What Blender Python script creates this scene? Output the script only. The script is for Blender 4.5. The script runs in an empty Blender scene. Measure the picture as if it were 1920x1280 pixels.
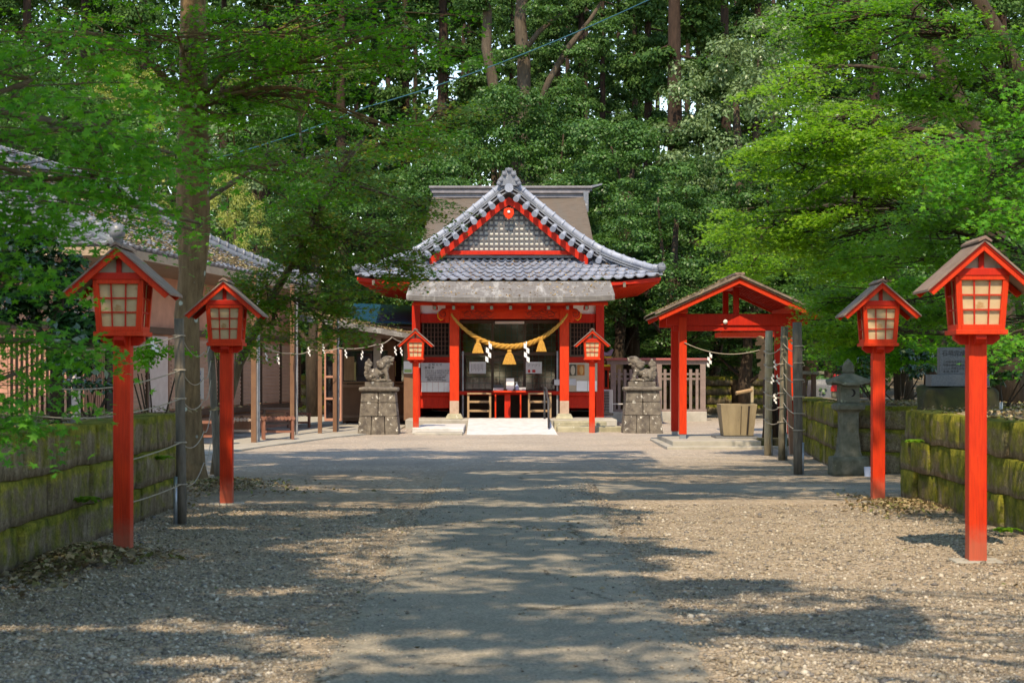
import bpy, math, random
import numpy as np
from mathutils import Vector, noise as mnoise
random.seed(7)
SC = bpy.context.scene
COL = SC.collection
F, CX, HY, H = 3200.0, 960.0, 697.0, 1.6
R = math.radians
def P(px, py, d): return (round((px-CX)*d/F, 4), d, round(H+(HY-py)*d/F, 4))
def G(px, py):
    d = F*H/(py-HY); return ((px-CX)*d/F, d, 0.0)

# ------------------------------------------------------------------ objects
def tag(o, label=None, cat=None, group=None, kind=None):
    if label: o['label'] = label
    if cat: o['category'] = cat
    if group: o['group'] = group
    if kind: o['kind'] = kind
    return o
def empty(name, loc, label=None, cat=None, group=None, rz=0):
    o = bpy.data.objects.new(name, None); COL.objects.link(o)
    o.location = loc; o.rotation_euler = (0, 0, rz); o.empty_display_size = .2
    return tag(o, label, cat, group)
def woff(o):
    v = Vector((0, 0, 0))
    while o is not None: v += Vector(o.location); o = o.parent
    return v
def copy_tree(o, parent=None):
    c = o.copy(); COL.objects.link(c); c.parent = parent
    for ch in list(o.children): copy_tree(ch, c)
    return c
def finish(name, V, faces, mat, parent=None, smooth=False, bevel=0, top=None, fn=None):
    """link one mesh; V in world coordinates"""
    V = np.asarray(V, dtype=float).reshape(-1, 3)
    if parent is not None: off = np.array(woff(parent)); loc = (0, 0, 0)
    elif top is not None: off = np.array(top, float); loc = tuple(top)
    else:
        mn, mx = V.min(0), V.max(0); off = np.array([(mn[0]+mx[0])/2, (mn[1]+mx[1])/2, mn[2]]); loc = tuple(off)
    me = bpy.data.meshes.new(name)
    if fn is None: me.from_pydata((V-off).tolist(), [], faces)
    else: fn(me, V-off)
    me.materials.append(mat)
    if smooth: me.polygons.foreach_set('use_smooth', [True]*len(me.polygons))
    me.update()
    o = bpy.data.objects.new(name, me); COL.objects.link(o)
    o.location = loc; o.parent = parent
    if bevel:
        m = o.modifiers.new('bevel', 'BEVEL'); m.width = bevel; m.segments = 2; m.limit_method = 'ANGLE'; m.angle_limit = R(40)
        m.harden_normals = False
    return o

class MB:
    def __init__(s): s.v = []; s.f = []
    def add(s, vs, fs):
        b = len(s.v); s.v += [tuple(map(float, p)) for p in vs]; s.f += [tuple(i+b for i in q) for q in fs]; return s
    def box(s, x0, y0, z0, x1, y1, z1):
        x0, x1 = min(x0, x1), max(x0, x1); y0, y1 = min(y0, y1), max(y0, y1); z0, z1 = min(z0, z1), max(z0, z1)
        return s.add([(x0,y0,z0),(x1,y0,z0),(x1,y1,z0),(x0,y1,z0),(x0,y0,z1),(x1,y0,z1),(x1,y1,z1),(x0,y1,z1)],
                     [(0,3,2,1),(4,5,6,7),(0,1,5,4),(1,2,6,5),(2,3,7,6),(3,0,4,7)])
    def pb(s, px0, py0, px1, py1, d, t):           # box whose front face spans these picture points at depth d
        a = P(px0, py1, d); b = P(px1, py0, d)
        return s.box(a[0], d, a[2], b[0], d+t, b[2])
    def bar(s, p, q, w, h, up=(0,0,1)):            # rectangular bar from p to q
        p, q = Vector(p), Vector(q); d = (q-p).normalized(); u = Vector(up)
        if abs(d.dot(u)) > .98: u = Vector((0, 1, 0))
        a = d.cross(u).normalized(); b = a.cross(d).normalized()
        vs = [c+a*(w/2*i)+b*(h/2*j) for c in (p, q) for i, j in ((-1,-1),(1,-1),(1,1),(-1,1))]
        return s.add(vs, [(3,2,1,0),(4,5,6,7),(0,1,5,4),(1,2,6,5),(2,3,7,6),(3,0,4,7)])
    def frustum(s, c, z0, z1, w0, d0, w1, d1, cx1=0, cy1=0):
        x, y = c
        vs = [(x+i*w0/2, y+j*d0/2, z0) for i, j in ((-1,-1),(1,-1),(1,1),(-1,1))]+[(x+cx1+i*w1/2, y+cy1+j*d1/2, z1) for i, j in ((-1,-1),(1,-1),(1,1),(-1,1))]
        return s.add(vs, [(3,2,1,0),(4,5,6,7),(0,1,5,4),(1,2,6,5),(2,3,7,6),(3,0,4,7)])
    def prism(s, poly, y0, y1):                    # polygon in xz extruded along y
        n = len(poly); vs = [(x, y0, z) for x, z in poly]+[(x, y1, z) for x, z in poly]
        return s.add(vs, [tuple(range(n)), tuple(range(2*n-1, n-1, -1))]+[(i, i+n, (i+1)%n+n, (i+1)%n) for i in range(n)])
    def poly_z(s, poly, z0, z1):                   # polygon in xy extruded along z
        n = len(poly); vs = [(x, y, z0) for x, y in poly]+[(x, y, z1) for x, y in poly]
        return s.add(vs, [tuple(range(n-1, -1, -1)), tuple(range(n, 2*n))]+[(i, (i+1)%n, (i+1)%n+n, i+n) for i in range(n)])
    def tube(s, pts, rad, n=8, cap=True):
        pts = [Vector(p) for p in pts]
        if not hasattr(rad, '__len__'): rad = [rad]*len(pts)
        u = None; b = len(s.v)
        for k, p in enumerate(pts):
            t = (pts[min(k+1, len(pts)-1)]-pts[max(k-1, 0)]).normalized()
            if u is None: u = t.cross(Vector((.31, .77, .55))).normalized()
            u = (u-t*u.dot(t)).normalized(); w = t.cross(u)
            for i in range(n):
                a = 2*math.pi*i/n; s.v.append(tuple(p+u*(rad[k]*math.cos(a))+w*(rad[k]*math.sin(a))))
        for k in range(len(pts)-1):
            for i in range(n):
                s.f.append((b+k*n+i, b+k*n+(i+1)%n, b+(k+1)*n+(i+1)%n, b+(k+1)*n+i))
        if cap:
            s.f.append(tuple(b+i for i in range(n-1, -1, -1))); s.f.append(tuple(b+(len(pts)-1)*n+i for i in range(n)))
        return s
    def cyl(s, p, q, r0, r1=None, n=12): return s.tube([p, q], [r0, r0 if r1 is None else r1], n)
    def lathe(s, prof, c, n=16, sq=None):          # profile [(r,z)], optional square section
        x, y, z0 = c; b = len(s.v)
        for r, z in prof:
            for i in range(n):
                a = 2*math.pi*(i+.5)/n; k = 1
                if sq: k = 1/max(abs(math.cos(a)), abs(math.sin(a)))
                s.v.append((x+r*k*math.cos(a), y+r*k*math.sin(a), z0+z))
        for k in range(len(prof)-1):
            for i in range(n): s.f.append((b+k*n+i, b+k*n+(i+1)%n, b+(k+1)*n+(i+1)%n, b+(k+1)*n+i))
        s.f.append(tuple(b+i for i in range(n-1, -1, -1))); s.f.append(tuple(b+(len(prof)-1)*n+i for i in range(n)))
        return s
    def ball(s, c, r, n=8, m=6):
        rx, ry, rz = r if hasattr(r, '__len__') else (r, r, r)
        b = len(s.v); s.v.append((c[0], c[1], c[2]-rz))
        for j in range(1, m):
            t = math.pi*j/m
            for i in range(n):
                a = 2*math.pi*i/n; s.v.append((c[0]+rx*math.sin(t)*math.cos(a), c[1]+ry*math.sin(t)*math.sin(a), c[2]-rz*math.cos(t)))
        s.v.append((c[0], c[1], c[2]+rz)); e = len(s.v)-1
        for i in range(n):
            s.f.append((b, b+1+(i+1)%n, b+1+i)); s.f.append((e, e-n+i, e-n+(i+1)%n))
            for j in range(m-2): s.f.append((b+1+j*n+i, b+1+j*n+(i+1)%n, b+1+(j+1)*n+(i+1)%n, b+1+(j+1)*n+i))
        return s
    def grid(s, fn, nu, nv, flip=False):
        b = len(s.v)
        for j in range(nv+1):
            for i in range(nu+1): s.v.append(tuple(map(float, fn(i/nu, j/nv))))
        for j in range(nv):
            for i in range(nu):
                q = (b+j*(nu+1)+i, b+j*(nu+1)+i+1, b+(j+1)*(nu+1)+i+1, b+(j+1)*(nu+1)+i)
                s.f.append(q[::-1] if flip else q)
        return s
    def block(s, c, h, ax, r=.04, amp=.02, res=.09, seed=0):   # rough rounded stone; ax = horizontal unit vector of its length
        L, D, Z = h; a = Vector((ax[0], ax[1], 0)); n = Vector((-ax[1], ax[0], 0)); c = Vector(c)
        k = [max(2, int(2*q/res)) for q in (L, D, Z)]
        idx = {}; b0 = len(s.v)
        def vert(i, j, m):
            key = (i, j, m)
            if key in idx: return idx[key]
            p = np.array([-L+2*L*i/k[0], -D+2*D*j/k[1], -Z+2*Z*m/k[2]]); hh = np.array([L, D, Z])-r
            q = np.clip(p, -hh, hh); d = p-q; l = np.linalg.norm(d)
            if l > 0: p = q+d*min(1, r/l)
            w = c+a*p[0]+n*p[1]+Vector((0, 0, p[2]))
            e = mnoise.noise_vector(w*2.3+Vector((seed, 0, 0)))*amp+mnoise.noise_vector(w*9)*amp*.45
            s.v.append(tuple(w+e)); idx[key] = len(s.v)-1; return idx[key]
        for A, B, Cc in ((0,1,2),(0,2,1),(1,2,0)):
            for side in (0, k[Cc]):
                for i in range(k[A]):
                    for j in range(k[B]):
                        q = []
                        for di, dj in ((0,0),(1,0),(1,1),(0,1)):
                            t = [0,0,0]; t[A] = i+di; t[B] = j+dj; t[Cc] = side; q.append(vert(*t))
                        flip = (side == 0) != (Cc == 1)
                        s.f.append(tuple(q[::-1] if flip else q))
        return s
    def build(s, name, mat, parent=None, **k): return finish(name, s.v, s.f, mat, parent, **k)

# ------------------------------------------------------------------ materials
def new_mat(name):
    m = bpy.data.materials.new(name); m.use_nodes = True
    nt = m.node_tree; nt.nodes.clear()
    return m, nt, nt.nodes, nt.links
def N(ns, t, **k):
    n = ns.new(t)
    for a, b in k.items():
        if a.startswith('i_'): n.inputs[a[2:].replace('_', ' ')].default_value = b
        else: setattr(n, a, b)
    return n
def c4(c): return (c[0], c[1], c[2], 1)
def ramp(ns, pts):
    r = ns.new('ShaderNodeValToRGB'); e = r.color_ramp.elements
    while len(e) < len(pts): e.new(.5)
    for k, (p, c) in enumerate(pts): e[k].position = p; e[k].color = c4(c) if hasattr(c, '__len__') else (c, c, c, 1)
    return r
def mix(ns, ls, f, a, b, mode='MIX'):
    m = ns.new('ShaderNodeMix'); m.data_type = 'RGBA'; m.blend_type = mode
    for k, v in ((0, f), (6, a), (7, b)):
        if hasattr(v, 'is_linked') or hasattr(v, 'links'): ls.new(v, m.inputs[k])
        else: m.inputs[k].default_value = v if k == 0 else c4(v)
    return m.outputs[2]
def noise(ns, ls, vec, scale, detail=5, rough=.6):
    n = N(ns, 'ShaderNodeTexNoise'); n.inputs['Scale'].default_value = scale; n.inputs['Detail'].default_value = detail
    n.inputs['Roughness'].default_value = rough
    if vec is not None: ls.new(vec, n.inputs['Vector'])
    return n.outputs['Fac']
def vscale(ns, ls, vec, s):
    m = ns.new('ShaderNodeMapping'); m.inputs['Scale'].default_value = s; ls.new(vec, m.inputs['Vector']); return m.outputs[0]
def bump(ns, ls, h, st, dist=.02, nrm=None):
    b = ns.new('ShaderNodeBump'); b.inputs['Strength'].default_value = st; b.inputs['Distance'].default_value = dist
    ls.new(h, b.inputs['Height'])
    if nrm is not None: ls.new(nrm, b.inputs['Normal'])
    return b.outputs[0]
def out(ns, ls, sh):
    o = ns.new('ShaderNodeOutputMaterial'); ls.new(sh, o.inputs['Surface'])
def princ(ns, ls, col, rough=.6, spec=.5, metal=0, nrm=None, coat=0):
    p = ns.new('ShaderNodeBsdfPrincipled')
    for k, v in (('Base Color', col), ('Roughness', rough), ('Normal', nrm)):
        if v is None: continue
        if hasattr(v, 'links'): ls.new(v, p.inputs[k])
        else: p.inputs[k].default_value = c4(v) if hasattr(v, '__len__') else v
    p.inputs['Specular IOR Level'].default_value = spec; p.inputs['Metallic'].default_value = metal
    p.inputs['Coat Weight'].default_value = coat
    return p.outputs[0]
def M(name, c1, c2=None, scale=4, rough=.6, bst=0, bscale=40, spec=.4, metal=0, stretch=(1,1,1), lo=.35, hi=.65, c3=None, s3=20, t3=.62, coat=0):
    m, nt, ns, ls = new_mat(name)
    tc = ns.new('ShaderNodeTexCoord').outputs['Object']
    v = vscale(ns, ls, tc, stretch) if stretch != (1,1,1) else tc
    col = c1
    if c2 is not None:
        r = ramp(ns, [(lo, c1), (hi, c2)]); ls.new(noise(ns, ls, v, scale), r.inputs[0]); col = r.outputs[0]
    if c3 is not None:
        r3 = ramp(ns, [(t3, 0), (t3+.06, 1)]); ls.new(noise(ns, ls, v, s3, 6, .65), r3.inputs[0]); col = mix(ns, ls, r3.outputs[0], col, c3)
    nr = bump(ns, ls, noise(ns, ls, v, bscale, 4), bst, .01) if bst else None
    out(ns, ls, princ(ns, ls, col, rough, spec, metal, nr, coat)); return m

def paint_mat(name, a, b, worn):
    m, nt, ns, ls = new_mat(name)
    tc = ns.new('ShaderNodeTexCoord').outputs['Object']
    r = ramp(ns, [(.3, a), (.7, b)]); ls.new(noise(ns, ls, vscale(ns, ls, tc, (3,3,.7)), 2.5, 7, .7), r.inputs[0]); col = r.outputs[0]
    g = ramp(ns, [(.35, .80), (.6, 1.0)]); gn = noise(ns, ls, vscale(ns, ls, tc, (60,60,3)), 1.5, 4); ls.new(gn, g.inputs[0]); col = mix(ns, ls, 1.0, col, g.outputs[0], 'MULTIPLY')
    rw = ramp(ns, [(.63, 0), (.70, .55)]); ls.new(noise(ns, ls, tc, 6, 8, .75), rw.inputs[0]); col = mix(ns, ls, rw.outputs[0], col, worn)
    # mud splashed on the lowest hand's width
    sx = ns.new('ShaderNodeSeparateXYZ'); ls.new(tc, sx.inputs[0]); ad = ns.new('ShaderNodeMath'); ad.operation = 'MULTIPLY_ADD'; ls.new(noise(ns, ls, tc, 14, 5), ad.inputs[0]); ad.inputs[1].default_value = -.28; ls.new(sx.outputs[2], ad.inputs[2])
    rd = ramp(ns, [(-.0, .38), (.20, 0)]); ls.new(ad.outputs[0], rd.inputs[0]); col = mix(ns, ls, rd.outputs[0], col, (.30,.20,.13)) if 'post' in name else col
    out(ns, ls, princ(ns, ls, col, .58, .22, 0, bump(ns, ls, gn, .25, .004))); return m
RED = M('vermilion_paint', (.62,.030,.010), (.50,.018,.008), 3, .42, .12, 60, c3=(.42,.05,.02), s3=9, t3=.66)
ORED = M('vermilion_paint_bright', (.70,.046,.010), (.62,.028,.007), 2.5, .45, .1, 50)
WOODBR = M('weathered_board', (.16,.10,.075), (.24,.165,.13), 6, .75, .3, 30, stretch=(1,1,8))
ROOFBOARD = M('roof_sheet_brown', (.20,.125,.10), (.27,.19,.155), 5, .6, .2, 50, c3=(.10,.09,.05), s3=14)
WOOD = M('cut_timber', (.42,.28,.16), (.32,.20,.11), 7, .7, .2, 40, stretch=(3,3,.5))
PALEWOOD = M('pale_post_timber', (.46,.38,.26), (.34,.27,.18), 6, .75, .3, 30, stretch=(6,6,.6), c3=(.2,.17,.12), s3=12)
DARKPOLE = M('dark_round_pole', (.085,.070,.055), (.15,.125,.10), 5, .8, .4, 30, stretch=(5,5,.8))
BROWN = M('brown_building_paint', (.22,.115,.065), (.17,.085,.05), 3, .6, .1, 40)
PINKBR = M('pinkish_siding', (.56,.28,.20), (.44,.21,.15), 2, .65, .1, 40)
SHUT = M('louvred_shutter', (.46,.28,.205), (.38,.23,.17), 3, .6)
GREYST = M('steel_post', (.34,.34,.36), (.22,.22,.24), 6, .45, 0, metal=.3)
METAL = M('galvanised_metal', (.40,.44,.50), (.28,.31,.36), 8, .35, metal=.6)
STONE = M('weathered_stone', (.20,.17,.135), (.085,.07,.06), 7, .9, .7, 45, c3=(.55,.52,.46), s3=9, t3=.60)
STONE2 = M('mossy_lantern_stone', (.19,.18,.14), (.10,.10,.07), 6, .95, .6, 40, c3=(.26,.27,.2), s3=7, t3=.62)
GRANITE = M('grey_granite', (.16,.165,.175), (.10,.105,.115), 40, .5, .1, 80)
CONC = M('concrete', (.42,.39,.34), (.32,.30,.26), 3, .85, .3, 60, c3=(.22,.21,.17), s3=5, t3=.62)
BRCONC = M('pale_step_concrete', (.64,.63,.63), (.50,.49,.48), 4, .8, .2, 60, c3=(.40,.38,.33), s3=6, t3=.66)
FLAG = M('lichened_flagstone', (.44,.40,.28), (.28,.26,.18), 4, .9, .4, 40, c3=(.6,.58,.5), s3=8)
MOSSROCK = M('mossy_rock', (.055,.06,.015), (.03,.025,.015), 3, .95, .8, 25, c3=(.3,.27,.2), s3=5, t3=.64)
WHITE = M('white_plaster', (.78,.76,.72), (.70,.67,.62), 3, .8)
PAPER = M('white_paper', (.80,.80,.80), (.72,.71,.70), 4, .9)
BOARD = M('grey_notice_board', (.50,.50,.52), (.42,.41,.43), 2, .6)
BEIGE = M('beige_board', (.46,.38,.28), (.40,.33,.25), 3, .7)
CREAM = M('lantern_paper', (.56,.42,.25), (.42,.29,.16), 4, .8, c3=(.40,.23,.10), s3=5, t3=.58)
INK = M('black_ink', (.015,.013,.015))
INKB = M('blue_sign_ink', (.05,.13,.38))
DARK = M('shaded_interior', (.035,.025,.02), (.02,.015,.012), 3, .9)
DKWOOD = M('dark_brown_frame', (.10,.055,.035), (.07,.04,.025), 5, .6)
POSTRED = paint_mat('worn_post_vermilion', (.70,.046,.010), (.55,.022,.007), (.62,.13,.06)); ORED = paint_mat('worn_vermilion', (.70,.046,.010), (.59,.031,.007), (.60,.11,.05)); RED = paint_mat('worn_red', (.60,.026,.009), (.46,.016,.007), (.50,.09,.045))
LATT = M('grey_lattice', (.13,.125,.13), (.10,.095,.10), 5, .6)
FENCE = M('grey_brown_fence', (.25,.185,.165), (.19,.14,.125), 4, .7, .2, 40)
GOLD = M('golden_straw', (.55,.29,.055), (.40,.19,.03), 22, .85, .8, 120, stretch=(1,1,1), c3=(.66,.42,.13), s3=40, t3=.6)
ROPE = M('thin_rope', (.40,.34,.27), (.3,.25,.2), 20, .9)
YEL = M('yellow_paint', (.85,.55,.02), None, rough=.4)
BLUER = M('blue_metal_roof', (.012,.075,.14), (.010,.05,.10), 1.5, .22, spec=.6)
CABLE = M('blue_cable', (.03,.14,.20), rough=.5)
PLAST = M('ivory_plastic', (.50,.48,.46), (.44,.42,.40), 4, .5)
DKGREY = M('dark_grey_plastic', (.05,.05,.055), rough=.5)
EMB = M('bonnet_red', (.6,.02,.02))
BLUEC = M('blue_glassware', (.35,.42,.60), rough=.15, spec=.6)

def glass_mat():
    m, nt, ns, ls = new_mat('window_glass')
    g = N(ns, 'ShaderNodeBsdfGlossy'); g.inputs['Roughness'].default_value = .04; g.inputs['Color'].default_value = (.6,.65,.75,1)
    t = N(ns, 'ShaderNodeBsdfTransparent'); t.inputs['Color'].default_value = (.55,.55,.58,1)
    mx = ns.new('ShaderNodeMixShader'); mx.inputs[0].default_value = .24
    ls.new(t.outputs[0], mx.inputs[1]); ls.new(g.outputs[0], mx.inputs[2]); out(ns, ls, mx.outputs[0]); return m
GLASS = glass_mat()

def gravel_mat():
    m, nt, ns, ls = new_mat('gravel')
    tc = ns.new('ShaderNodeTexCoord').outputs['Object']
    v1 = N(ns, 'ShaderNodeTexVoronoi'); v1.inputs['Scale'].default_value = 42; ls.new(tc, v1.inputs['Vector'])
    v2 = N(ns, 'ShaderNodeTexVoronoi'); v2.inputs['Scale'].default_value = 19; ls.new(tc, v2.inputs['Vector'])
    r1 = ramp(ns, [(0, (0.162,0.124,0.092)), (.3, (0.380,0.288,0.201)), (.55, (0.513,0.395,0.280)), (.8, (0.246,0.210,0.185)), (1, (0.684,0.558,0.435))])
    sp = ns.new('ShaderNodeSeparateColor'); ls.new(v1.outputs['Color'], sp.inputs[0]); ls.new(sp.outputs[0], r1.inputs[0])
    r2 = ramp(ns, [(0, (0.209,0.159,0.114)), (.35, (0.475,0.360,0.253)), (.7, (0.323,0.258,0.198)), (1, (0.645,0.532,0.419))])
    sp2 = ns.new('ShaderNodeSeparateColor'); ls.new(v2.outputs['Color'], sp2.inputs[0]); ls.new(sp2.outputs[1], r2.inputs[0])
    rr = ramp(ns, [(.45, 0), (.55, 1)]); ls.new(noise(ns, ls, tc, 6, 4), rr.inputs[0])
    col = mix(ns, ls, rr.outputs[0], r1.outputs[0], r2.outputs[0])
    # broad patches: sandy fines and dark humus
    rb = ramp(ns, [(.42, 0), (.66, 1)]); ls.new(noise(ns, ls, tc, .45, 5), rb.inputs[0])
    col = mix(ns, ls, rb.outputs[0], col, mix(ns, ls, .6, col, (0.209,0.167,0.127)))
    rs = ramp(ns, [(.52, 0), (.70, .55)]); ls.new(noise(ns, ls, tc, 1.3, 6), rs.inputs[0])
    col = mix(ns, ls, rs.outputs[0], col, (0.418,0.305,0.201))
    # paler, greyer fresh stone laid in the forecourt
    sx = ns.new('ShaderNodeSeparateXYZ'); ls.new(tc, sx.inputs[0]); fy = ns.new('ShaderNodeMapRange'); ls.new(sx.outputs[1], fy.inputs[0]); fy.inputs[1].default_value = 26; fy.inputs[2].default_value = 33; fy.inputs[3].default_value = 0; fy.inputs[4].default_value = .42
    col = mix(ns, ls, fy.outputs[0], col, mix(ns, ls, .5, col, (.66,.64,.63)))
    b = bump(ns, ls, v1.outputs['Distance'], .9, -.02); b = bump(ns, ls, v2.outputs['Distance'], .6, -.03, b)
    out(ns, ls, princ(ns, ls, col, .9, .25, 0, b)); return m
def path_mat():
    m, nt, ns, ls = new_mat('worn_path_concrete')
    tc = ns.new('ShaderNodeTexCoord').outputs['Object']
    r = ramp(ns, [(.3, (.215,.188,.152)), (.5, (.295,.258,.208)), (.72, (.385,.330,.262))]); ls.new(noise(ns, ls, tc, 1.1, 8, .7), r.inputs[0])
    r2 = ramp(ns, [(.3, .55), (.7, 1.25)]); ls.new(noise(ns, ls, tc, 55, 3), r2.inputs[0])
    col = mix(ns, ls, 1.0, r.outputs[0], r2.outputs[0], 'MULTIPLY')
    v = N(ns, 'ShaderNodeTexVoronoi'); v.feature = 'DISTANCE_TO_EDGE'; v.inputs['Scale'].default_value = .55
    mp = ns.new('ShaderNodeMix'); mp.data_type = 'VECTOR'
    nn = N(ns, 'ShaderNodeTexNoise'); nn.inputs['Scale'].default_value = 3; nn.inputs['Detail'].default_value = 6; ls.new(tc, nn.inputs['Vector'])
    mp.inputs[0].default_value = .22; ls.new(tc, mp.inputs[4]); ls.new(nn.outputs['Color'], mp.inputs[5]); ls.new(mp.outputs[1], v.inputs['Vector'])
    rc = ramp(ns, [(0, 1), (.006, 1), (.014, 0)]); ls.new(v.outputs['Distance'], rc.inputs[0])
    gate = ramp(ns, [(.5, 0), (.58, 1)]); ls.new(noise(ns, ls, tc, .8, 2), gate.inputs[0])
    k = mix(ns, ls, 1.0, rc.outputs[0], gate.outputs[0], 'MULTIPLY')
    col = mix(ns, ls, k, col, (0.084,0.068,0.047))
    rm = ramp(ns, [(.6, 0), (.75, .6)]); ls.new(noise(ns, ls, tc, 2.2, 6), rm.inputs[0]); col = mix(ns, ls, rm.outputs[0], col, (0.142,0.129,0.068))
    # loose grains
    v3 = N(ns, 'ShaderNodeTexVoronoi'); v3.inputs['Scale'].default_value = 60; ls.new(tc, v3.inputs['Vector'])
    rg = ramp(ns, [(.82, 0), (.86, 1)]); s3 = ns.new('ShaderNodeSeparateColor'); ls.new(v3.outputs['Color'], s3.inputs[0]); ls.new(s3.outputs[2], rg.inputs[0])
    col = mix(ns, ls, rg.outputs[0], col, mix(ns, ls, .6, col, (0.418,0.348,0.271)))
    b = bump(ns, ls, noise(ns, ls, tc, 90, 3), .5, .008)
    out(ns, ls, princ(ns, ls, col, .85, .3, 0, b)); return m
def moss_mat(name, seed, mossy=.5):
    m, nt, ns, ls = new_mat(name)
    tc = ns.new('ShaderNodeTexCoord').outputs['Object']; mp = ns.new('ShaderNodeMapping'); mp.inputs['Location'].default_value = (seed, 0, 0)
    ls.new(tc, mp.inputs['Vector']); tc = mp.outputs[0]
    st = ramp(ns, [(.3, (.085,.062,.038)), (.5, (.20,.155,.10)), (.7, (.36,.30,.21))]); ls.new(noise(ns, ls, vscale(ns, ls, tc, (3,3,1.2)), 2.2, 9, .75), st.inputs[0])
    ms = ramp(ns, [(.3, (.06,.075,.012)), (.5, (.17,.17,.022)), (.72, (.34,.29,.045))]); ls.new(noise(ns, ls, tc, 5, 6), ms.inputs[0])
    g = ns.new('ShaderNodeNewGeometry'); sx = ns.new('ShaderNodeSeparateXYZ'); ls.new(g.outputs['Normal'], sx.inputs[0])
    a = ns.new('ShaderNodeMath'); a.operation = 'MULTIPLY_ADD'; ls.new(sx.outputs[2], a.inputs[0]); a.inputs[1].default_value = .42; ls.new(noise(ns, ls, tc, 2.9, 8, .72), a.inputs[2])
    rr = ramp(ns, [(.57-.25*mossy, 0), (.76-.25*mossy, 1)]); ls.new(a.outputs[0], rr.inputs[0])
    col = mix(ns, ls, rr.outputs[0], st.outputs[0], ms.outputs[0])
    fg = ramp(ns, [(.3, .45), (.7, 1.45)]); ls.new(noise(ns, ls, tc, 38, 5, .8), fg.inputs[0]); col = mix(ns, ls, 1.0, col, fg.outputs[0], 'MULTIPLY')
    b = bump(ns, ls, noise(ns, ls, tc, 22, 6, .7), .9, .03); b = bump(ns, ls, noise(ns, ls, vscale(ns, ls, tc, (9,9,3)), 4, 5), .4, .02, b)
    out(ns, ls, princ(ns, ls, col, .95, .15, 0, b)); return m
def leaf_mat(name, cols, trans, rough=.45, tf=.35, spec=.4):
    m, nt, ns, ls = new_mat(name)
    g = ns.new('ShaderNodeNewGeometry')
    r = ramp(ns, [(i/(len(cols)-1), c) for i, c in enumerate(cols)]); ls.new(g.outputs['Random Per Island'], r.inputs[0])
    t = N(ns, 'ShaderNodeBsdfTranslucent'); tr = mix(ns, ls, 1.0, r.outputs[0], trans, 'MULTIPLY'); ls.new(tr, t.inputs['Color'])
    mx = ns.new('ShaderNodeMixShader'); mx.inputs[0].default_value = tf
    ls.new(princ(ns, ls, r.outputs[0], rough, spec), mx.inputs[1]); ls.new(t.outputs[0], mx.inputs[2]); out(ns, ls, mx.outputs[0]); return m
def bark_mat(name, a, b, c=None):
    m, nt, ns, ls = new_mat(name)
    tc = ns.new('ShaderNodeTexCoord').outputs['Object']; v = vscale(ns, ls, tc, (7,7,1.6))
    n = noise(ns, ls, v, 1.6, 8, .7)
    r = ramp(ns, [(.32, a), (.68, b)]); ls.new(n, r.inputs[0]); col = r.outputs[0]
    if c is not None:
        vo = N(ns, 'ShaderNodeTexVoronoi'); vo.inputs['Scale'].default_value = 3.4; ls.new(tc, vo.inputs['Vector'])
        rc = ramp(ns, [(.10, 1), (.15, 0)]); ls.new(vo.outputs['Distance'], rc.inputs[0]); col = mix(ns, ls, rc.outputs[0], col, c)
    out(ns, ls, princ(ns, ls, col, .9, .2, 0, bump(ns, ls, n, .9, .03))); return m
def tile_mat(name, a, b):
    m, nt, ns, ls = new_mat(name)
    g = ns.new('ShaderNodeNewGeometry'); tc = ns.new('ShaderNodeTexCoord').outputs['Object']
    r = ramp(ns, [(.3, a), (.7, b)]); ls.new(noise(ns, ls, tc, 2.5, 7, .7), r.inputs[0])
    r3 = ramp(ns, [(.6, 0), (.7, .8)]); ls.new(noise(ns, ls, tc, 6, 6, .7), r3.inputs[0])
    col = mix(ns, ls, r3.outputs[0], r.outputs[0], (.50,.50,.52))
    out(ns, ls, princ(ns, ls, col, .42, .5, 0, bump(ns, ls, noise(ns, ls, tc, 40, 4), .15, .01))); return m
def shingle_mat(name, a, b, c, s=1.0):
    m, nt, ns, ls = new_mat(name)
    tc = ns.new('ShaderNodeTexCoord').outputs['Object']
    v = vscale(ns, ls, tc, (1.2, 14, 14))
    r = ramp(ns, [(.3, a), (.7, b)]); n = noise(ns, ls, v, 2.2, 6); ls.new(n, r.inputs[0])
    r2 = ramp(ns, [(.5, 0), (.68, .85)]); ls.new(noise(ns, ls, vscale(ns, ls, tc, (1.6,.4,.4)), 2.4, 7, .7), r2.inputs[0])
    col = mix(ns, ls, r2.outputs[0], r.outputs[0], c)
    out(ns, ls, princ(ns, ls, col, .8, .3, 0, bump(ns, ls, n, .6, .02))); return m

GRAVEL = gravel_mat(); PATHM = path_mat()
MOSSL = moss_mat('mossy_wall_stone_left', 3, .50); MOSSR = moss_mat('mossy_wall_stone_right', 9, .85); MOSSD = moss_mat('mossy_wall_stone_far', 17, .3)
TILE = tile_mat('silver_grey_tile', (.17,.195,.26), (.38,.41,.49)); TILE2 = tile_mat('dull_tile', (.11,.12,.15), (.21,.225,.26))
SHING = shingle_mat('grey_lichened_roofing', (.11,.10,.095), (.23,.215,.205), (.42,.41,.40)); BARKROOF = shingle_mat('brown_bark_roofing', (.085,.066,.054), (.155,.122,.098), (.11,.098,.085))
BARKM = bark_mat('maple_bark', (.075,.055,.035), (.17,.13,.085), (.36,.40,.36)); BARKD = bark_mat('dark_bark', (.030,.022,.016), (.085,.06,.042))
BARKC = bark_mat('cedar_bark', (.022,.014,.010), (.06,.036,.026)); BARKP = bark_mat('pale_bark', (.055,.043,.032), (.13,.10,.075))
LM_GREEN = leaf_mat('maple_leaves', [(.05,.20,.012), (.09,.30,.018), (.14,.36,.024), (.06,.24,.016)], (1.6,1.6,.6), .6, .5, .25)
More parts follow.
